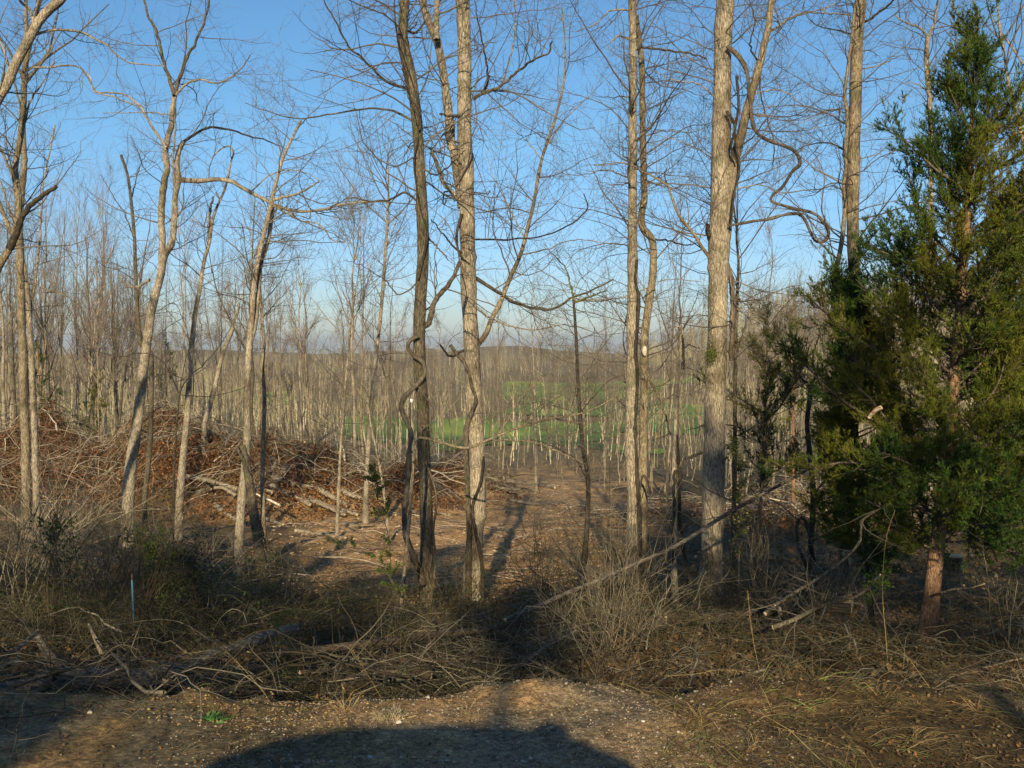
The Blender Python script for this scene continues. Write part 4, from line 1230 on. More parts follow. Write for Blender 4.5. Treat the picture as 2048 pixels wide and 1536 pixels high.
TAN = [A([.19, .135, .065]), A([.13, .085, .04]), A([.25, .19, .10]), A([.09, .055, .028])]
grass('dry_grass', 'matted dry brown grass and leaf litter covering the lower right corner',
      [(52000, 1300, 2300, 3.4, 9, .04, .15, .0013, TAN, 1.7, -.3), (170, 1350, 2300, 3.6, 8, .25, .5, .001, [A([.34, .26, .12]), A([.24, .17, .08])], .6, -.3), (5000, 1300, 2300, 3.4, 9, .1, .34, .0015, TAN + [A([.16, .19, .05])], 1.0, 0), (1500, 1400, 2300, 3.4, 8, .06, .16, .002, [A([.12, .18, .04]), A([.16, .2, .06])], 1.0, .12),
       (5000, 500, 1330, 6.5, 13, .1, .35, .002, TAN + [A([.14, .15, .05])], 1.0, .05)], 51)
grass('dry_grass', 'sparse dry grass along the clay edge at the lower left',
      [(12000, -300, 850, 3.3, 6, .04, .15, .0013, TAN + [A([.12, .15, .04])], 1.4, .05), (900, 900, 1350, 4.2, 6, .03, .14, .0013, TAN, 1.3, .05), (6000, -300, 900, 5.5, 9, .08, .3, .0018, TAN, 1.1, 0)], 52)
# leaf litter on the near ground
rng = np.random.default_rng(53); m = MB()
b = fan_pts(rng, 26000, -300, 2300, 3.3, 8)
px = 1024 + b[:, 0] / b[:, 1] * F
k = (rng.random(len(b)) < np.where(px > 1380, 1.0, np.where(b[:, 1] > 5.2, .7, np.where(px < 620, .22, .06)))); b = b[k]; n = len(b)
X = norm(rng.normal(size=(n, 3)) * A([1, 1, .45])) * rng.uniform(.004, .013, (n, 1)); Y = norm(np.cross(X, rng.normal(size=(n, 3)) * A([.4, .4, 1]))) * rng.uniform(.003, .009, (n, 1))
m.cards(b + A([0, 0, .008]), X, Y, col=pick(rng, n, LV + LV + [A([.24, .12, .05])]))
tag(m.build('fallen_leaves', M['leaf'], colors=True, smooth=False), 'fallen brown leaves strewn on the near bank', 'leaves', kind='stuff')


# gravel: small stones by the thousand
def stones_mesh(m, rng, C, S, cols):
    base = norm(A([[x, y, z] for x in (-1, 1) for y in (-1, 1) for z in (-1, 1)] + [[1.5, 0, 0], [-1.5, 0, 0], [0, 1.5, 0], [0, -1.5, 0], [0, 0, 1.5], [0, 0, -1.5]]).astype(float))
    # cube corners 0-7, face centres 8-13
    fc = {8: (4, 6, 7, 5), 9: (0, 1, 3, 2), 10: (2, 3, 7, 6), 11: (0, 4, 5, 1), 12: (1, 5, 7, 3), 13: (0, 2, 6, 4)}
    tri = []
    for c_, q in fc.items():
        for k in range(4): tri.append((c_, q[k], q[(k + 1) % 4]))
    tri = A(tri); n = len(C)
    V = base[None] * rng.uniform(.7, 1.25, (n, 14, 1)) * (S[:, None, None] * rng.uniform(.55, 1.2, (n, 1, 3)) * A([1, 1, .7])) + C[:, None]
    m.add(V, t=(tri[None] + (np.arange(n) * 14)[:, None, None]).reshape(-1, 3), col=np.repeat(cols, 14, 0))


rng = np.random.default_rng(54); m = MB()
b = fan_pts(rng, 15000, 250, 1650, 3.2, 5.3)
px = 1024 + b[:, 0] / b[:, 1] * F
k = rng.random(len(b)) < np.clip((px - 250) / 400, 0.1, 1) * np.clip((1650 - px) / 300, 0, 1); b = b[k]; n = len(b)
stones_mesh(m, rng, b, rng.uniform(.0015, .006, n) * (1 + 1.2 * (rng.random(n) < .05)), pick(rng, n, [A([.30, .25, .19]), A([.24, .20, .15]), A([.32, .23, .13]), A([.30, .27, .23]), A([.22, .15, .08])], .2))
tag(m.build('gravel', M['tint'], colors=True, smooth=False), 'small loose gravel on the clay shoulder at the bottom edge', 'gravel', kind='stuff')

# clods of yellow clay on the left part of the bank
m = MB(); b = fan_pts(rng, 1500, -200, 700, 4.4, 5.1); n = len(b)
k = fbm(b[:, 0] * 2.5, b[:, 1] * 2.5, 2) > .0; b = b[k]; n = len(b)
stones_mesh(m, rng, b, rng.uniform(.002, .009, n), pick(rng, n, [A([.30, .21, .10]), A([.29, .18, .085])], .15))
tag(m.build('clay_clods', M['tint'], colors=True), 'crumbled yellow clay clods on the bank at the lower left', 'clay clods', kind='stuff')

# individual stones
STONES = [(797, 1447, 14, 'pale oval stone beside the tan grass tuft at the bottom'), (740, 1517, 14, 'grey-blue flat stone in the shadow at the bottom'), (663, 1524, 9, 'small bluish stone left of the flat stone in the shadow'),
          (1132, 1414, 6, 'white pebble on the sunlit clay hump'), (1383, 1405, 9, 'tan rounded stone right of the clay hump'), (1244, 1495, 9, 'white chip of stone near the right end of the shadow'),
          (1437, 1362, 11, 'orange stone at the edge of the dry grass'), (1407, 1410, 8, 'grey stone beside the tan rounded stone'), (1286, 1444, 9, 'pale flat stone below the clay hump'),
          (1003, 1427, 7, 'yellowish pebble at the left foot of the clay hump'), (1872, 1367, 14, 'orange flat stone in the dry grass under the cedar'), (1686, 1304, 8, 'white stone in the brush left of the cedar trunk'),
          (180, 1427, 12, 'pale clod of clay on top of the bank at the lower left'), (115, 1432, 9, 'small clay clod left of the pale clod'), (1278, 1412, 7, 'small red-brown pebble on the clay'),
          (320, 1210, 9, 'white stone showing through the dark shrubs at the left')]
for i, (px, py, w_, lab) in enumerate(STONES):
    p = hit(px, py); s = w_ * .5 * p[1] / F
    col = (.62, .55, .45) if 'pale' in lab or 'white' in lab else ((.5, .27, .11) if 'orange' in lab else ((.34, .36, .38) if 'grey' in lab or 'blu' in lab else ((.3, .15, .09) if 'red' in lab else (.5, .38, .22))))
    mt = M.setdefault('st%s' % (col,), plain('stone', tuple(c * .75 for c in col), col, 40))
    o = blob('stone', p + A([0, 0, s * .3]), (s, s * .8, s * .6), mt, None, (0, 0, 0), i + 3, 16, .16)
    # put the origin at the stone
    o.data.transform(Matrix.Translation(-Vector([float(v) for v in p]))); o.location = [float(v) for v in p]
    tag(o, lab, 'stone', 'stones lying on the ground')

# ------------------------------------------------------------------ logs and fallen branches
def log(name, label, pts, w0, w1, mat='log', lift=0.5, D=None, ends=True, group=None, stubs=(), cat='log', twigs=0, seed=0, sides=14, rough=.06, dds=None):
    """pts as a pixel trace; each point is put on the ground (D None) or at distance D"""
    rng = np.random.default_rng(seed + 900)
    p = tr(pts)
    if D is None:
        Q = A([hit(x, y) for x, y in p])
    else:
        Dv = np.broadcast_to(A(D, float), (len(p),))
        Q = at(p[:, 0], p[:, 1], Dv)
    K = 30
    Q = resample(Q, K)
    r = np.linspace(w0, w1, K) * .5 * Q[:, 1] / F * (1 + rough * np.convolve(rng.normal(size=K + 2), [.3, .4, .3], 'valid'))
    if D is None: Q[:, 2] += r * lift
    base = Q[K // 2].copy(); base[2] = h(base[0], base[1])
    e = empty(name, base, label, cat, group)
    Pr, Rr_ = rugged(Q, r, sides + 4, 120, seed + 11, .12, .06)
    m = MB(); m.tubes(Pr[None], Rr_[None], sides + 4); m.build('trunk', M[mat], e, base)
    if ends:
        for a, b_, rr in ((Q[0], Q[1], r[0]), (Q[-1], Q[-2], r[-1])):
            m = MB(); d = norm(a - b_)
            m.tubes(np.stack([a - d * .004, a + d * .004, a + d * .01]), A([rr * .97, rr * .93, .001]), sides)
            m.build('cut_end', M['wood'], e, base)
    for (s, a0, a1) in stubs:
        q = tr(s); D0 = Q[np.argmin(np.abs((1024 + Q[:, 0] / Q[:, 1] * F) - q[0, 0])), 1]
        q = at(q[:, 0], q[:, 1], D0 - .05); q = resample(q, 10)
        m = MB(); m.tubes(q, np.linspace(a0, a1, 10) * .5 * D0 / F, 9); m.build('stub', M[mat], e, base)
    if twigs:
        q1, r1 = grow(rng, Q[None], r[None], twigs, (.1, 1), (35, 75), (.2, .8), 7, .05, .15, .5, .002, thick=.008)
        for k in range(twigs):
            m = MB(); m.tubes(q1[k:k + 1], r1[k:k + 1], 4)
            q2, r2 = grow(rng, q1[k:k + 1], r1[k:k + 1], 3, (.1, 1), (35, 75), (.1, .4), 5, .05, .15, .6, .0014); m.tubes(q2, r2, 3)
            m.build('twig', M['twig'], e, base)
    return e


log('weathered_log', 'big weathered grey log with a splintered stub lying at the lower left', '-140,1425 0,1400 60,1388 114,1366 208,1362 293,1362 358,1345', 70, 44, D=[5.35, 5.4, 5.5, 5.6, 5.75, 5.9, 6.0],
    stubs=[('118,1345 100,1312 84,1290 76,1272', 26, 12), ('40,1400 75,1385 110,1355', 20, 12), ('60,1412 85,1392 108,1362', 9, 6)], rough=.09)
log('gnarled_log', 'gnarled log with peeling pale patches right of the big weathered log', '330,1365 370,1336 423,1313 488,1290 540,1270 590,1256', 26, 18, D=[5.9, 6.0, 6.2, 6.5, 6.8, 7.0], stubs=[('370,1340 400,1350 395,1375', 12, 6), ('350,1340 330,1352 318,1360', 12, 4)], rough=.14)
log('fallen_log', 'long dark thin log lying across the lower middle', '560,1306 640,1299 728,1287 800,1281 858,1270 956,1261 1060,1244 1150,1236', 17, 8, D=[6.2, 6.3, 6.5, 6.7, 6.9, 7.2, 7.5, 7.8], rough=.13, mat='darklog')
log('rotting_log', 'short rotting plank-like log at the edge of the clay in the lower left', '212,1448 250,1436 296,1416', 18, 12, D=[5.0, 5.05, 5.15], rough=.1)
log('fallen_log', 'mossy fallen log lying left of the cedar trunk behind dry weeds', '1330,1238 1420,1236 1500,1228 1560,1222', 24, 20, D=[9.2, 9.3, 9.3, 9.4], mat='darklog')
log('fallen_log', 'fallen log with a pale cut end left of the cedar', '1560,1222 1600,1216 1660,1214 1700,1218', 22, 20, D=[9.0, 9.0, 8.9, 8.9], mat='darklog')
log('small_log', 'small broken branch end with a pale cut face among the weeds', '1530,1228 1548,1212 1562,1196', 10, 9, D=[8.7, 8.8, 8.9])
for i, (a, b_, y0, y1, lab) in enumerate(((1690, 1782, 1092, 1094, 'topmost pinkish log of the small stack left of the cedar trunk'), (1688, 1782, 1106, 1112, 'middle log of the small stack left of the cedar trunk'),
                                        (1700, 1783, 1122, 1128, 'lowest log of the small stack left of the cedar trunk'))):
    log('stacked_log', lab, '%d,%d %d,%d' % (a, y0, b_, y1), 17, 15, mat='pinklog', D=[11.3 - .04 * i, 11.3 - .04 * i], group='logs stacked left of the cedar')
log('stump', 'cut stump behind the cedar trunk on its right', '1905,1158 1905,1135 1906,1112', 44, 38, mat='tan', D=[11.5, 11.5, 11.5], cat='stump')
log('fallen_pole', 'long straight fallen pole slanting down from the cedar to the bottom centre', '1662,900 1610,942 1528,987 1446,1033 1355,1090 1291,1119 1150,1180 1010,1240', 6, 9, mat='log', D=[10.6, 10.4, 10.0, 9.6, 9.2, 8.9, 8.4, 7.9], twigs=16, seed=1, cat='branch')
log('fallen_branch', 'curved dead branch descending left from the cedar foliage', '1800,995 1770,1012 1728,1038 1722,1060 1719,1083 1692,1115 1650,1147 1591,1184 1550,1210', 4, 7, mat='grey', D=[8.2, 8.2, 8.1, 8.1, 8.1, 8.1, 8.0, 8.0, 8.0], twigs=14, seed=2, cat='branch')
log('fallen_branch', 'dark dead branch lying lower left of the cedar trunk', '1760,1150 1719,1190 1680,1200 1637,1215 1590,1238 1546,1255', 4, 10, mat='grey', D=[7.6, 7.6, 7.5, 7.5, 7.4, 7.4], twigs=14, seed=3, cat='branch')
log('fallen_branch', 'pale branch pointing right at the foot of the cedar trunk', '1885,1185 1910,1178 1940,1176 1968,1168', 6, 3, mat='tan', D=[8.3, 8.2, 8.2, 8.2], twigs=4, seed=4, cat='branch')
log('snapped_branch', 'snapped branch end lodged in the cedar foliage', '1738,835 1750,822 1762,815', 7, 9, mat='pinklog', D=[8.0, 8.0, 8.0], cat='branch')
log('fallen_branch', 'dark branch lying level under the right side of the cedar', '2060,1030 1990,1040 1920,1052 1870,1065', 14, 6, mat='grey', D=[9.5, 9.5, 9.5, 9.5], twigs=10, seed=5, cat='branch')
log('root', 'twisted grey root arching over the big weathered log', '235,1340 275,1318 330,1330 370,1362 395,1385', 9, 5, mat='log', D=[5.75, 5.8, 5.8, 5.7, 5.6], seed=41, cat='root')
log('root', 'forked dark root end beside the gnarled log', '455,1330 478,1350 470,1385 455,1402', 10, 5, mat='grey', D=[6.1, 6.0, 5.9, 5.8], seed=42, cat='root')
log('broken_branch', 'splintered branch standing up behind the big weathered log', '205,1305 190,1275 178,1250', 13, 5, mat='tan', D=[6.4, 6.4, 6.4], seed=43, cat='branch')
log('broken_branch', 'pale stick leaning on the big weathered log at the left edge', '-20,1330 30,1300 75,1262', 12, 7, mat='log', D=[6.3, 6.4, 6.6], seed=44, cat='branch')
log('fallen_branch', 'dark branch lying along the ditch below the long dark log', '600,1345 700,1338 800,1320 900,1322 990,1305', 9, 4, mat='darklog', D=[5.9, 6.0, 6.2, 6.2, 6.4], twigs=8, seed=45, cat='branch')
log('fallen_branch', 'pale curved branch rising right through the grey dead stems', '880,1400 960,1372 1040,1330 1100,1290 1150,1262', 6, 3, mat='log', D=[5.7, 5.8, 6.0, 6.2, 6.3], twigs=8, seed=46, cat='branch')
log('fallen_branch', 'second curved branch crossing the grey dead stems', '1180,1390 1120,1350 1060,1320 1000,1302 930,1300', 7, 3, mat='grey', D=[5.8, 5.9, 6.0, 6.2, 6.4], twigs=8, seed=47, cat='branch')
log('buried_log', 'half-buried brown log end below the long dark log', '690,1372 740,1352 800,1345 860,1350', 34, 26, mat='darklog', D=[6.0, 6.0, 6.05, 6.1], seed=48)
SL = [('568,940 600,958 640,980 695,1012', 11, 'longest pale log crossing the slash heap at the clearing edge'), ('625,967 650,935 674,903', 9, 'pale log propped upright on the slash heap'), ('535,967 575,985 621,1010', 9, 'pale log under the longest one in the slash heap'),
      ('363,951 420,962 473,977', 8, 'pale log lying across the foot of the hooked trunk'), ('430,1010 455,1028 482,1045', 8, 'short pale log below the hooked trunk'), ('531,1037 566,1049', 6, 'short thin log right of the mottled slim tree'),
      ('590,1061 640,1068 691,1076', 6, 'thin white stick flat on the clay of the clearing'), ('600,948 650,955 700,952', 7, 'log lying level behind the crossed logs'), ('560,985 620,1000 690,1030', 7, 'lower pale log of the slash heap'),
      ('117,838 145,841 168,843', 8, 'pale log end on the crest of the high brush pile'), ('175,905 205,935 240,960', 5, 'thin pale branch on the face of the high brush pile'), ('790,1030 850,1022 900,1030', 5, 'thin log on the clay behind the vine-wrapped tree'),
      ('1010,960 1060,968 1110,975', 6, 'pale stick lying across the middle of the clearing'), ('1020,1000 1080,1008 1160,1002', 5, 'second pale stick lower in the middle of the clearing'), ('590,915 560,925 520,935', 6, 'thin pale branch at the back of the slash heap')]
SL += [('545,950 590,968 625,975', 10, 'thick pale log lying behind the longest one in the slash heap'), ('610,1000 660,1012 715,1030', 8, 'lowest thick log at the right end of the slash heap'), ('650,960 690,985 735,1000', 9, 'log slanting down to the thin leaning trunk'),
       ('455,985 500,975 545,985', 8, 'pale log between the double-stemmed tree and the snag'), ('700,930 740,938 790,935', 7, 'grey log lying behind the thin leaning trunk'), ('395,985 440,975 470,990', 7, 'bent pale log right of the hooked trunk'),
       ('575,930 600,905 612,880', 6, 'broken pale stem sticking up behind the slash heap'), ('655,1040 700,1050 760,1052', 5, 'thin bleached pole flat on the clay right of the white stick')]
for i, (s, w_, lab) in enumerate(SL):
    w_ *= 1.3
    q = tr(s); base_y = 30
    gy = [hit(x, y)[1] for x, y in q]
    log('pale_log', lab, s, w_, w_ * .7, mat='pale', D=list(np.minimum(gy, 60) * .985), group='pale logs of the bulldozed slash', seed=i + 20, twigs=5 if i in (0, 2, 3, 7, 8, 12) else 0, sides=9)

# ------------------------------------------------------------------ small plants that can be picked out
def tuft(name, label, px, py, n, L, cols, spread=.6, cat='grass tuft', w_=.0016, droop=.5, seed=0, group=None):
    rng = np.random.default_rng(seed + 700)
    p = hit(px, py)
    b = p + rng.normal(size=(n, 3)) * A([.02, .02, 0])
    d = norm(np.stack([rng.normal(size=n) * spread, rng.normal(size=n) * spread, np.ones(n)], -1))
    m = MB(); m.blades(b, d, rng.uniform(.5, 1, n) * L, np.full(n, w_), col=pick(rng, n, cols), droop=droop)
    o = m.build(name, M['leaf'], None, p, colors=True, smooth=False)
    tag(o, label, cat, group)


tuft('grass_tuft', 'arched tan grass tuft at the edge of the clay, bottom centre', 782, 1440, 260, .26, [A([.50, .40, .24])], .9, seed=1, droop=.9)
for i, (px, py, L, lab) in enumerate(((940, 1436, .35, 'upright russet grass clump left of the clay hump'), (690, 1425, .5, 'tall russet stalks in the dark bank left of the tan tuft'), (1390, 1440, .5, 'straw stalks at the left edge of the dry grass'),
                                      (1500, 1500, .4, 'straw tuft in the dry grass at the bottom'), (1830, 1480, .35, 'curled straw tuft low in the dry grass right of the middle'), (1960, 1420, .4, 'pale straw tuft near the right edge'),
                                      (1260, 1350, .45, 'orange-brown clump in the hollow behind the clay'), (165, 1420, .35, 'brown weed clump beside the weathered log'), (1760, 1390, .35, 'pale straw tuft below the cedar'))):
    tuft('grass_tuft', lab, px, py, 36, L * .62, [A([.42, .27, .12]), A([.36, .28, .15]), A([.30, .17, .08])], .7, seed=i + 5, droop=.6, w_=.0012)
tuft('weed', 'small green weed on the clay at the lower left', 425, 1440, 70, .07, [A([.08, .17, .05])], 1.0, 'weed', .006, .3, 20)
tuft('weed', 'yellow-green weed in the dark bank left of the bottom centre', 628, 1400, 70, .09, [A([.20, .24, .04])], .9, 'weed', .006, .3, 21)


def stalk(label, s, D, w_=2.2, col='straw', cat='stalk'):
    w_ = w_ * .55
    Q = trace3(s, D, .1, 20); e = empty('grass_stalk', Q[0], label, cat)
    m = MB(); m.tubes(Q, tube_wr(w_, w_ * .5, D, 20, RNG), 5); m.build('stem', M[col], e, Q[0])
    n = 60; i = RNG.integers(10, 20, n); d = norm(RNG.normal(size=(n, 3)) + A([0, 0, .3]))
    m = MB(); m.blades(Q[i - 1 + 0], d, RNG.uniform(.01, .035, n), np.full(n, .0012), col=A([.36, .24, .12])); m.build('seed_head', M['leaf'], e, Q[0], colors=True, smooth=False)


stalk('long russet grass stalk slanting across the dark bank at the left', '560,1432 520,1375 470,1320 430,1285 388,1258', 4.9, 3)
stalk('thin pale stalk slanting left in front of the long dark log', '765,1400 730,1340 702,1297', 5.4)
stalk('yellow stalk lying across the lower right dry grass', '1770,1545 1700,1505 1620,1475 1545,1452', 4.1)
stalk('yellow stalk lying level at the edge of the dry grass', '1330,1352 1390,1348 1440,1340 1500,1345', 5.3)
stalk('upright yellow stalk in front of the dead branch', '1520,1345 1508,1290 1500,1230 1495,1180', 6.6)
stalk('tall thin stalk left of the cedar trunk', '1780,1380 1772,1280 1765,1180 1772,1080 1790,1020', 7.4, 3)


def leafy(label, s, D, n, r, cols, seed, w_=3, size=(.012, .028), name='leafy_sapling', cat='sapling', tw=14):
    rng = np.random.default_rng(seed); Q = trace3(s, D, .1, 24)
    zg = h(Q[0, 0], Q[0, 1]); Q = resample(np.concatenate([[[Q[0, 0], Q[0, 1], zg - .05]], Q]), 26) if Q[0, 2] > zg else Q
    base = A([Q[0, 0], Q[0, 1], zg]); e = empty(name, base, label, cat)
    R = tube_wr(w_, 1, D, len(Q), rng)
    m = MB(); m.tubes(Q, R, 6)
    q1, r1 = grow(rng, Q[None], R[None], tw, (.3, 1), (30, 80), (.12, r * 2), 7, .03, .15, .6, .0015); m.tubes(q1, r1, 3)
    m.build('stem', M['twigd'], e, base)
    i = rng.integers(len(q1), size=n); k_ = rng.integers(1, 7, size=n)
    c = q1[i, k_] + rng.normal(size=(n, 3)) * r * .12
    X = norm(rng.normal(size=(n, 3))) * rng.uniform(*size, (n, 1)); Y = norm(np.cross(X, rng.normal(size=(n, 3)))) * rng.uniform(*size, (n, 1)) * .6
    m = MB(); m.cards(c, X, Y, col=pick(rng, n, cols)); m.build('leaves', M['leaf'], e, base, colors=True, smooth=False)


leafy('evergreen sapling with clumps of green leaves left of the vine-wrapped tree', '795,1230 783,1150 778,1080 768,1040 752,990 740,940', 9.5, 1500, .13, GRN, 61, tw=16, size=(.006, .018))
leafy('drooping green briar spray on the clearing edge', '790,1180 760,1120 720,1100 690,1092 665,1078', 9.2, 800, .09, [A([.08, .11, .02])], 62, tw=10, size=(.006, .016))
leafy('dark leafy shrub below the shaded slender tree at the left', '330,1200 320,1130 310,1085', 9.0, 1300, .26, GRN[:2], 63, tw=26, name='shrub', cat='shrub')
leafy('rounded shadow mound of added dark leaves in front of the leaning trunks', '400,1290 395,1220 385,1160 370,1120', 8.6, 1500, .36, [A([.035, .045, .015]), A([.06, .045, .025])], 64, tw=90, name='shrub', cat='shrub', size=(.008, .02))  # dark leafy mass put where only a rounded shadow lies
leafy('small green-leaved sapling at the left in the dark tangle', '130,1230 120,1150 110,1080 105,1040', 9.0, 500, .2, GRN, 65, tw=18)
leafy('green and brown leafy vine hanging beside the thickest trunk', '1478,1120 1482,1050 1478,960 1474,880', 12.6, 900, .2, GRN + [A([.24, .18, .06])], 66, tw=24)
leafy('sprig of green leaves low in front of the gnarled log', '560,1350 562,1310 560,1270 548,1235', 6.4, 600, .10, [A([.07, .10, .02]), A([.10, .12, .03])], 67, tw=16, size=(.005, .013))


def shrub(label, px, D, n, H, spread, cols, seed, name='bare_shrub', r=.004, lean=(0, 0), curve=.1):
    rng = np.random.default_rng(seed); b = hp(px, D); e = empty(name, b, label, 'shrub')
    P0 = b + rng.normal(size=(n, 3)) * A([.06, .06, 0]) - A([0, 0, .05]); d = norm(np.stack([rng.normal(size=n) * spread + lean[0], rng.normal(size=n) * spread + lean[1], np.ones(n)], -1))
    c = P0; o_ = [c]; L = H * rng.uniform(.55, 1.1, n)
    for k in range(10):
        d = norm(d + rng.normal(size=(n, 3)) * curve); c = c + d * (L / 10)[:, None]; o_.append(c)
    P = np.stack(o_, 1); R = (r * rng.uniform(.6, 1.3, n))[:, None] * np.linspace(1, .3, 11)
    m = MB(); m.tubes(P, R, 4, col=pick(rng, n, cols)); m.build('stems', M['tint'], e, b, colors=True)
    q, rr = grow(rng, P, R, n * 6, (.2, 1), (25, 60), (H * .12, H * .32), 6, .04, .14, .6, .0015)
    q2, rr2 = grow(rng, q, rr, n * 14, (.2, 1), (25, 60), (H * .05, H * .13), 4, .04, .14, .6, .0012)
    m = MB(); m.tubes(q, rr, 3, col=pick(rng, n * 6, cols)); m.tubes(q2, rr2, 3, col=pick(rng, n * 14, cols)); m.build('crown', M['tint'], e, b, colors=True, smooth=False)


GRY = [A([.25, .21, .145]), A([.17, .135, .09])]
BRN = [A([.09, .067, .04]), A([.06, .045, .027])]
shrub('pale fan-shaped bare shrub arching over the brush at the left edge', 30, 17, 26, 3.0, .5, [A([.33, .27, .195]), A([.24, .195, .14])], 71, r=.010, lean=(.5, 0), curve=.14)
shrub('pale bare shrub below the left wood', 140, 19, 20, 2.6, .4, [A([.33, .27, .195]), A([.24, .19, .135])], 72, r=.009, lean=(-.3, 0), curve=.14)
shrub('dark bare shrub in shade at the lower left corner', 90, 8.5, 26, 1.5, .4, BRN, 73)
shrub('grey dead shrub with long bent stems at the left edge of the dark tangle', 20, 10.5, 16, 2.0, .6, GRY, 84, r=.006, curve=.16)
shrub('grey dead shrub leaning right in the dark tangle', 330, 10.5, 14, 1.7, .6, GRY, 85, r=.005, lean=(.4, 0), curve=.16)
shrub('dark dense bare shrub left of the rounded shadow mound', 270, 8.6, 34, 1.4, .35, BRN, 74)
shrub('bare shrub in shade just right of the lower left corner shrub', 190, 9.6, 26, 1.6, .35, BRN + GRY, 75)
shrub('bare shrub arching left from the foot of the close pair', 1262, 10.5, 34, 2.0, .35, BRN + BRN + GRY, 76, lean=(-.35, 0), r=.004)
shrub('bare shrub between the centre tree and the crooked sapling', 1090, 10.0, 18, 1.5, .35, BRN, 77)
shrub('wispy bare shrub in front of the close pair', 1215, 7.6, 28, 1.3, .45, GRY, 78, r=.003)
shrub('thin bare shrub right of the thickest trunk', 1530, 11.5, 22, 1.6, .35, BRN + GRY, 79, r=.003)
shrub('pale forked bare shrub near the right edge', 2035, 7.9, 8, 1.3, .3, GRY, 80, r=.006)
shrub('thin bare shrub at the foot of the vine-wrapped tree', 895, 10.5, 18, 1.4, .35, BRN, 81, r=.003)
shrub('bare shrub in front of the grey broken snag', 560, 11.5, 22, 1.2, .4, BRN + GRY, 82, r=.003)
shrub('bare brush at the foot of the dead trunk', 1650, 11.0, 24, 1.5, .45, BRN + GRY, 83, r=.003)

# blue tube on a sapling at the left
blue, bn, bb = new_mat('blue_plastic'); bb.inputs['Base Color'].default_value = (.06, .14, .20, 1); bb.inputs['Roughness'].default_value = .5
Q = trace3('268,1250 266,1205 264,1160', 8.0, 0, 8)
e = empty('blue_stake', A([Q[0, 0], Q[0, 1], h(Q[0, 0], Q[0, 1])]), 'pale blue plastic stake sleeve in the dark shrubs at the left', 'stake'); ob = A(e.location)
m = MB(); m.tubes(Q[1:], np.full(7, .008), 10); m.build('sleeve', blue, e, ob)
q = Q.copy(); q[0, 2] = h(Q[0, 0], Q[0, 1]) - .1; q[-1, 2] += .05
m = MB(); m.tubes(q, np.full(8, .005), 6); m.build('rod', M['log'], e, ob)

# ------------------------------------------------------------------ behind the camera: parked car and the trees that throw the shade
def loft(secs, closed=True):
    V = A(secs); a, b = V.shape[:2]
    i = np.arange(a - 1)[:, None] * b + np.arange(b)[None]; j = np.arange(a - 1)[:, None] * b + (np.arange(b)[None] + 1) % b
    return V.reshape(-1, 3), np.stack([i, j, j + b, i + b], -1).reshape(-1, 4)


car = empty('parked_car', (-.56, -2.35, -1.7), 'dark parked car behind the viewer whose shadow lies along the bottom edge', 'car')
paint, pn, pb = new_mat('car_paint'); pb.inputs['Base Color'].default_value = (.05, .07, .10, 1); pb.inputs['Roughness'].default_value = .3; pb.inputs['Metallic'].default_value = .3
glass, gn, gb = new_mat('car_glass'); gb.inputs['Base Color'].default_value = (.02, .025, .03, 1); gb.inputs['Roughness'].default_value = .08
rub, rn, rb = new_mat('rubber'); rb.inputs['Base Color'].default_value = (.02, .02, .02, 1)
chrome, cn, cbb = new_mat('wheel_metal'); cbb.inputs['Base Color'].default_value = (.5, .5, .5, 1); cbb.inputs['Metallic'].default_value = .9; cbb.inputs['Roughness'].default_value = .3


def sec(y, wd, z0, z1, n=24, pw=3.5):
    a = np.arange(n) * 2 * math.pi / n + .01
    c, s = np.cos(a), np.sin(a)
    x = np.sign(c) * np.abs(c) ** (2 / pw) * wd / 2; z = (z0 + z1) / 2 + np.sign(s) * np.abs(s) ** (2 / pw) * (z1 - z0) / 2
    return np.stack([x, np.full(n, y), z], -1)


bs = [sec(1.78, .9, .45, .7), sec(1.72, 1.5, .36, .85), sec(1.4, 1.8, .3, .98), sec(.6, 1.9, .28, 1.08), sec(-1.2, 1.92, .28, 1.12), sec(-2.0, 1.86, .3, 1.12), sec(-2.35, 1.6, .4, 1.0), sec(-2.42, 1.0, .5, .8)]
V, q = loft(bs); m = MB(); m.add(V, q=q); m.add(V[:24], q=[]); m.build('body', paint, car)
cs = [sec(.75, 1.5, .9, 1.1, pw=2.6), sec(.55, 1.66, .9, 1.35, pw=2.6), sec(.1, 1.7, .85, 1.76, pw=2.4), sec(-.3, 2.1, .55, 1.77, pw=2.7), sec(-1.75, 2.16, .55, 1.79, pw=2.7), sec(-2.05, 2.14, .55, 1.77, pw=2.7), sec(-2.3, 1.6, .85, 1.3, pw=2.5)]
V, q = loft(cs); m = MB(); m.add(V, q=q); m.build('cabin', paint, car)
for yy, nm in ((.42, 'windscreen'),):
    m = MB(); m.add(A([[-.62, .78, 1.14], [.62, .78, 1.14], [.5, .24, 1.70], [-.5, .24, 1.70]]), q=[[0, 1, 2, 3]]); m.build(nm, glass, car)
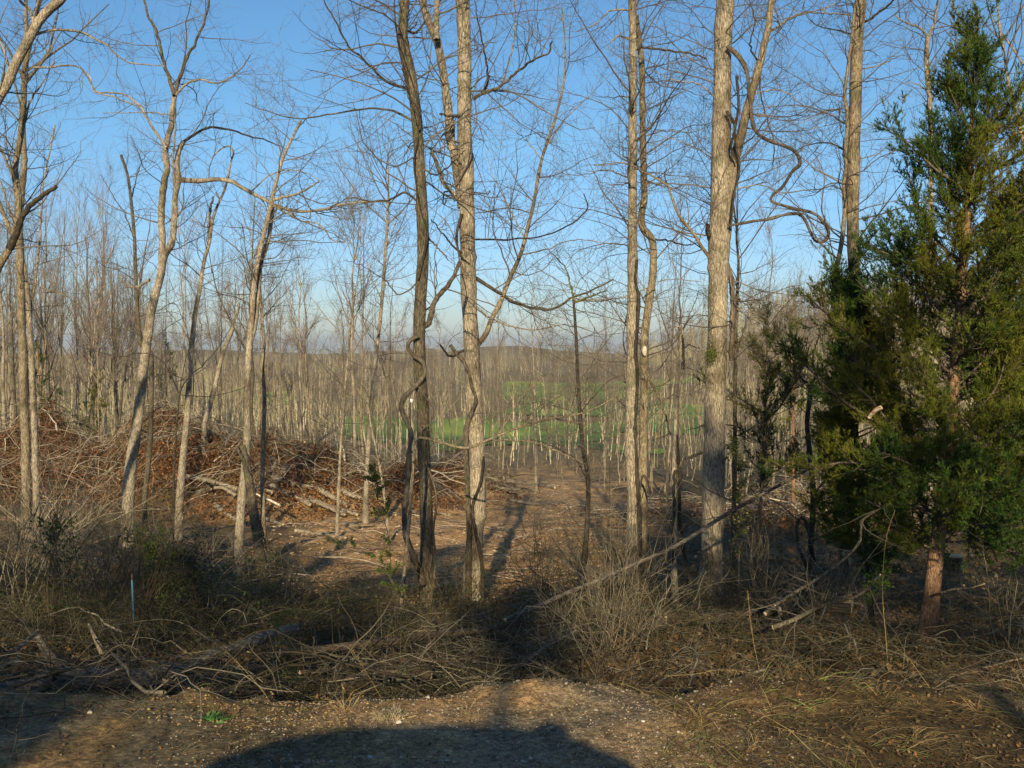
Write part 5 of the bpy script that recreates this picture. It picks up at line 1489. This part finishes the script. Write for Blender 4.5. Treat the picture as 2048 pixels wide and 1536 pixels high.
for sx_ in (-1, 1):
    for (ya, yb) in ((.1, -.75), (-.85, -1.7)):
        m = MB(); m.add(A([[sx_ * .86, ya, 1.16], [sx_ * .86, yb, 1.16], [sx_ * .76, yb, 1.52], [sx_ * .76, ya - .1, 1.52]]), q=[[0, 1, 2, 3]]); m.build('side_window', glass, car)
    m = MB(); m.tubes(A([[sx_ * .6, 1.70, .72], [sx_ * .6, 1.75, .72], [sx_ * .6, 1.77, .72]]), A([.13, .12, .01]), 16, ref=(1, 0, 0)); m.build('headlight', white, car)
    for yw in (1.15, -1.5):
        m = MB(); a = np.linspace(0, 2 * math.pi, 25)
        ring = np.stack([np.full(25, sx_ * .86), yw + np.cos(a) * .27, .36 + np.sin(a) * .27], -1); m.tubes(ring, np.full(25, .09), 10, ref=(1, 0, 0)); t_ = m.build('wheel', rub, car)
        m = MB(); m.tubes(A([[sx_ * .82, yw, .36], [sx_ * .90, yw, .36], [sx_ * .91, yw, .36]]), A([.2, .19, .01]), 16); m.build('rim', chrome, t_)
m = MB(); m.tubes(A([[-.52, -1.9, 1.66], [-.52, -1.9, 1.76], [-.52, -1.9, 1.80], [-.52, -1.9, 1.83]]), A([.03, .08, .08, .03]), 10); m.build('shadow_knob', rub, car)  # knob added only to put the bump in the car's shadow
car.rotation_euler = (0, 0, math.pi)



def leafy_tree(label, x, y, z0, z1, rad, nleaf, seed, nb=22, ls=.06):
    """oak behind the viewer that still holds its brown leaves"""
    rng = np.random.default_rng(seed); g0 = float(h(x, y)); b = A([x, y, g0]); e = empty('oak', b, label, 'tree', 'leafy trees behind the viewer')
    t = np.linspace(0, 1, 20); P = b + np.stack([.15 * np.sin(t * 3 + seed), .12 * np.cos(t * 2.3 + seed), t * (z1 - g0)], -1); P[0, 2] -= .1
    Rr = .11 * (1 - .85 * t) + .01; m = MB(); m.tubes(P, Rr, 10); m.build('trunk', M['grey'], e, b)
    k = int(20 * (z0 - g0) / (z1 - g0)); LP = resample(P[k:], 10)[None]; LR = np.linspace(Rr[k], .02, 10)[None]
    q1, r1 = grow(rng, LP, LR, nb, (0, 1), (50, 88), (rad * .6, rad * 1.15), 8, .03, .12, .6, .006)
    q2, r2 = grow(rng, q1, r1, nb * 8, (.2, 1), (30, 70), (rad * .2, rad * .5), 6, .02, .15, .6, .004)
    m = MB(); m.tubes(q1, r1, 5); m.tubes(q2, r2, 3)
    m.build('branches', M['twigd'], e, b)
    i_ = rng.integers(len(q2), size=nleaf); c = q2[i_, rng.integers(1, 6, size=nleaf)] + rng.normal(size=(nleaf, 3)) * .07
    X = norm(rng.normal(size=(nleaf, 3))) * rng.uniform(ls * .6, ls * 1.3, (nleaf, 1)); Y = norm(np.cross(X, rng.normal(size=(nleaf, 3)))) * ls * .6
    m = MB(); m.cards(c, X, Y, col=pick(rng, nleaf, LV)); m.build('leaves', M['leaf'], e, b, colors=True, smooth=False)


for i, (x, y, z0, z1, r_, n_, lab) in enumerate((
        (-9.6, -9.5, 1.6, 6.2, 1.7, 16000, 'leafy oak behind the viewer, farthest to the left'), (-7.2, -10.5, 2.0, 7.2, 1.6, 20000, 'leafy oak behind the viewer, second from the left'),
        (-5.0, -9.5, 2.6, 6.2, 1.5, 12000, 'leafy oak behind the viewer, third from the left'), (-2.7, -11, 4.3, 7.6, 1.4, 4200, 'thin-crowned oak behind the car on its left'),
        (-3.3, -8.8, 2.7, 4.3, 1.0, 1300, 'small leafy oak behind the viewer left of the car'), (-.6, -10, 3.9, 5.4, 1.0, 1300, 'thin-crowned oak directly behind the car'), (1.6, -11.5, 4.5, 7.8, 1.4, 4400, 'thin-crowned oak behind the car on its right'),
        (3.8, -10, 3.7, 6.0, 1.3, 2600, 'leafy oak behind the viewer, third from the right'), (5.6, -11, 4.1, 7.0, 1.4, 3000, 'leafy oak behind the viewer, second from the right'), (8.0, -9.5, 3.4, 6.2, 1.4, 2600, 'leafy oak behind the viewer, farthest to the right'))):
    leafy_tree(lab, x, y, z0, z1, r_, n_, 300 + i)
# haze: one box of thin air round everything
m = bpy.data.materials.new('haze'); m.use_nodes = True; nt = m.node_tree
nt.nodes.remove(nt.nodes['Principled BSDF'])
pv = nt.nodes.new('ShaderNodeVolumePrincipled'); pv.inputs['Density'].default_value = .00022; pv.inputs['Color'].default_value = (.80, .88, 1, 1); pv.inputs['Anisotropy'].default_value = .2
nt.links.new(pv.outputs[0], nt.nodes['Material Output'].inputs['Volume'])
mb = MB(); c = A([[a, b, d] for a in (-7600., 7600.) for b in (-160., 5100.) for d in (-90., 34.)])
mb.add(c, q=[[0, 1, 3, 2], [4, 6, 7, 5], [0, 4, 5, 1], [2, 3, 7, 6], [0, 2, 6, 4], [1, 5, 7, 3]])
tag(mb.build('haze', m, smooth=False), 'thin bluish haze over the valley', 'haze', kind='stuff')
for o in bpy.data.objects:
    if 'h' in o: del o['h']
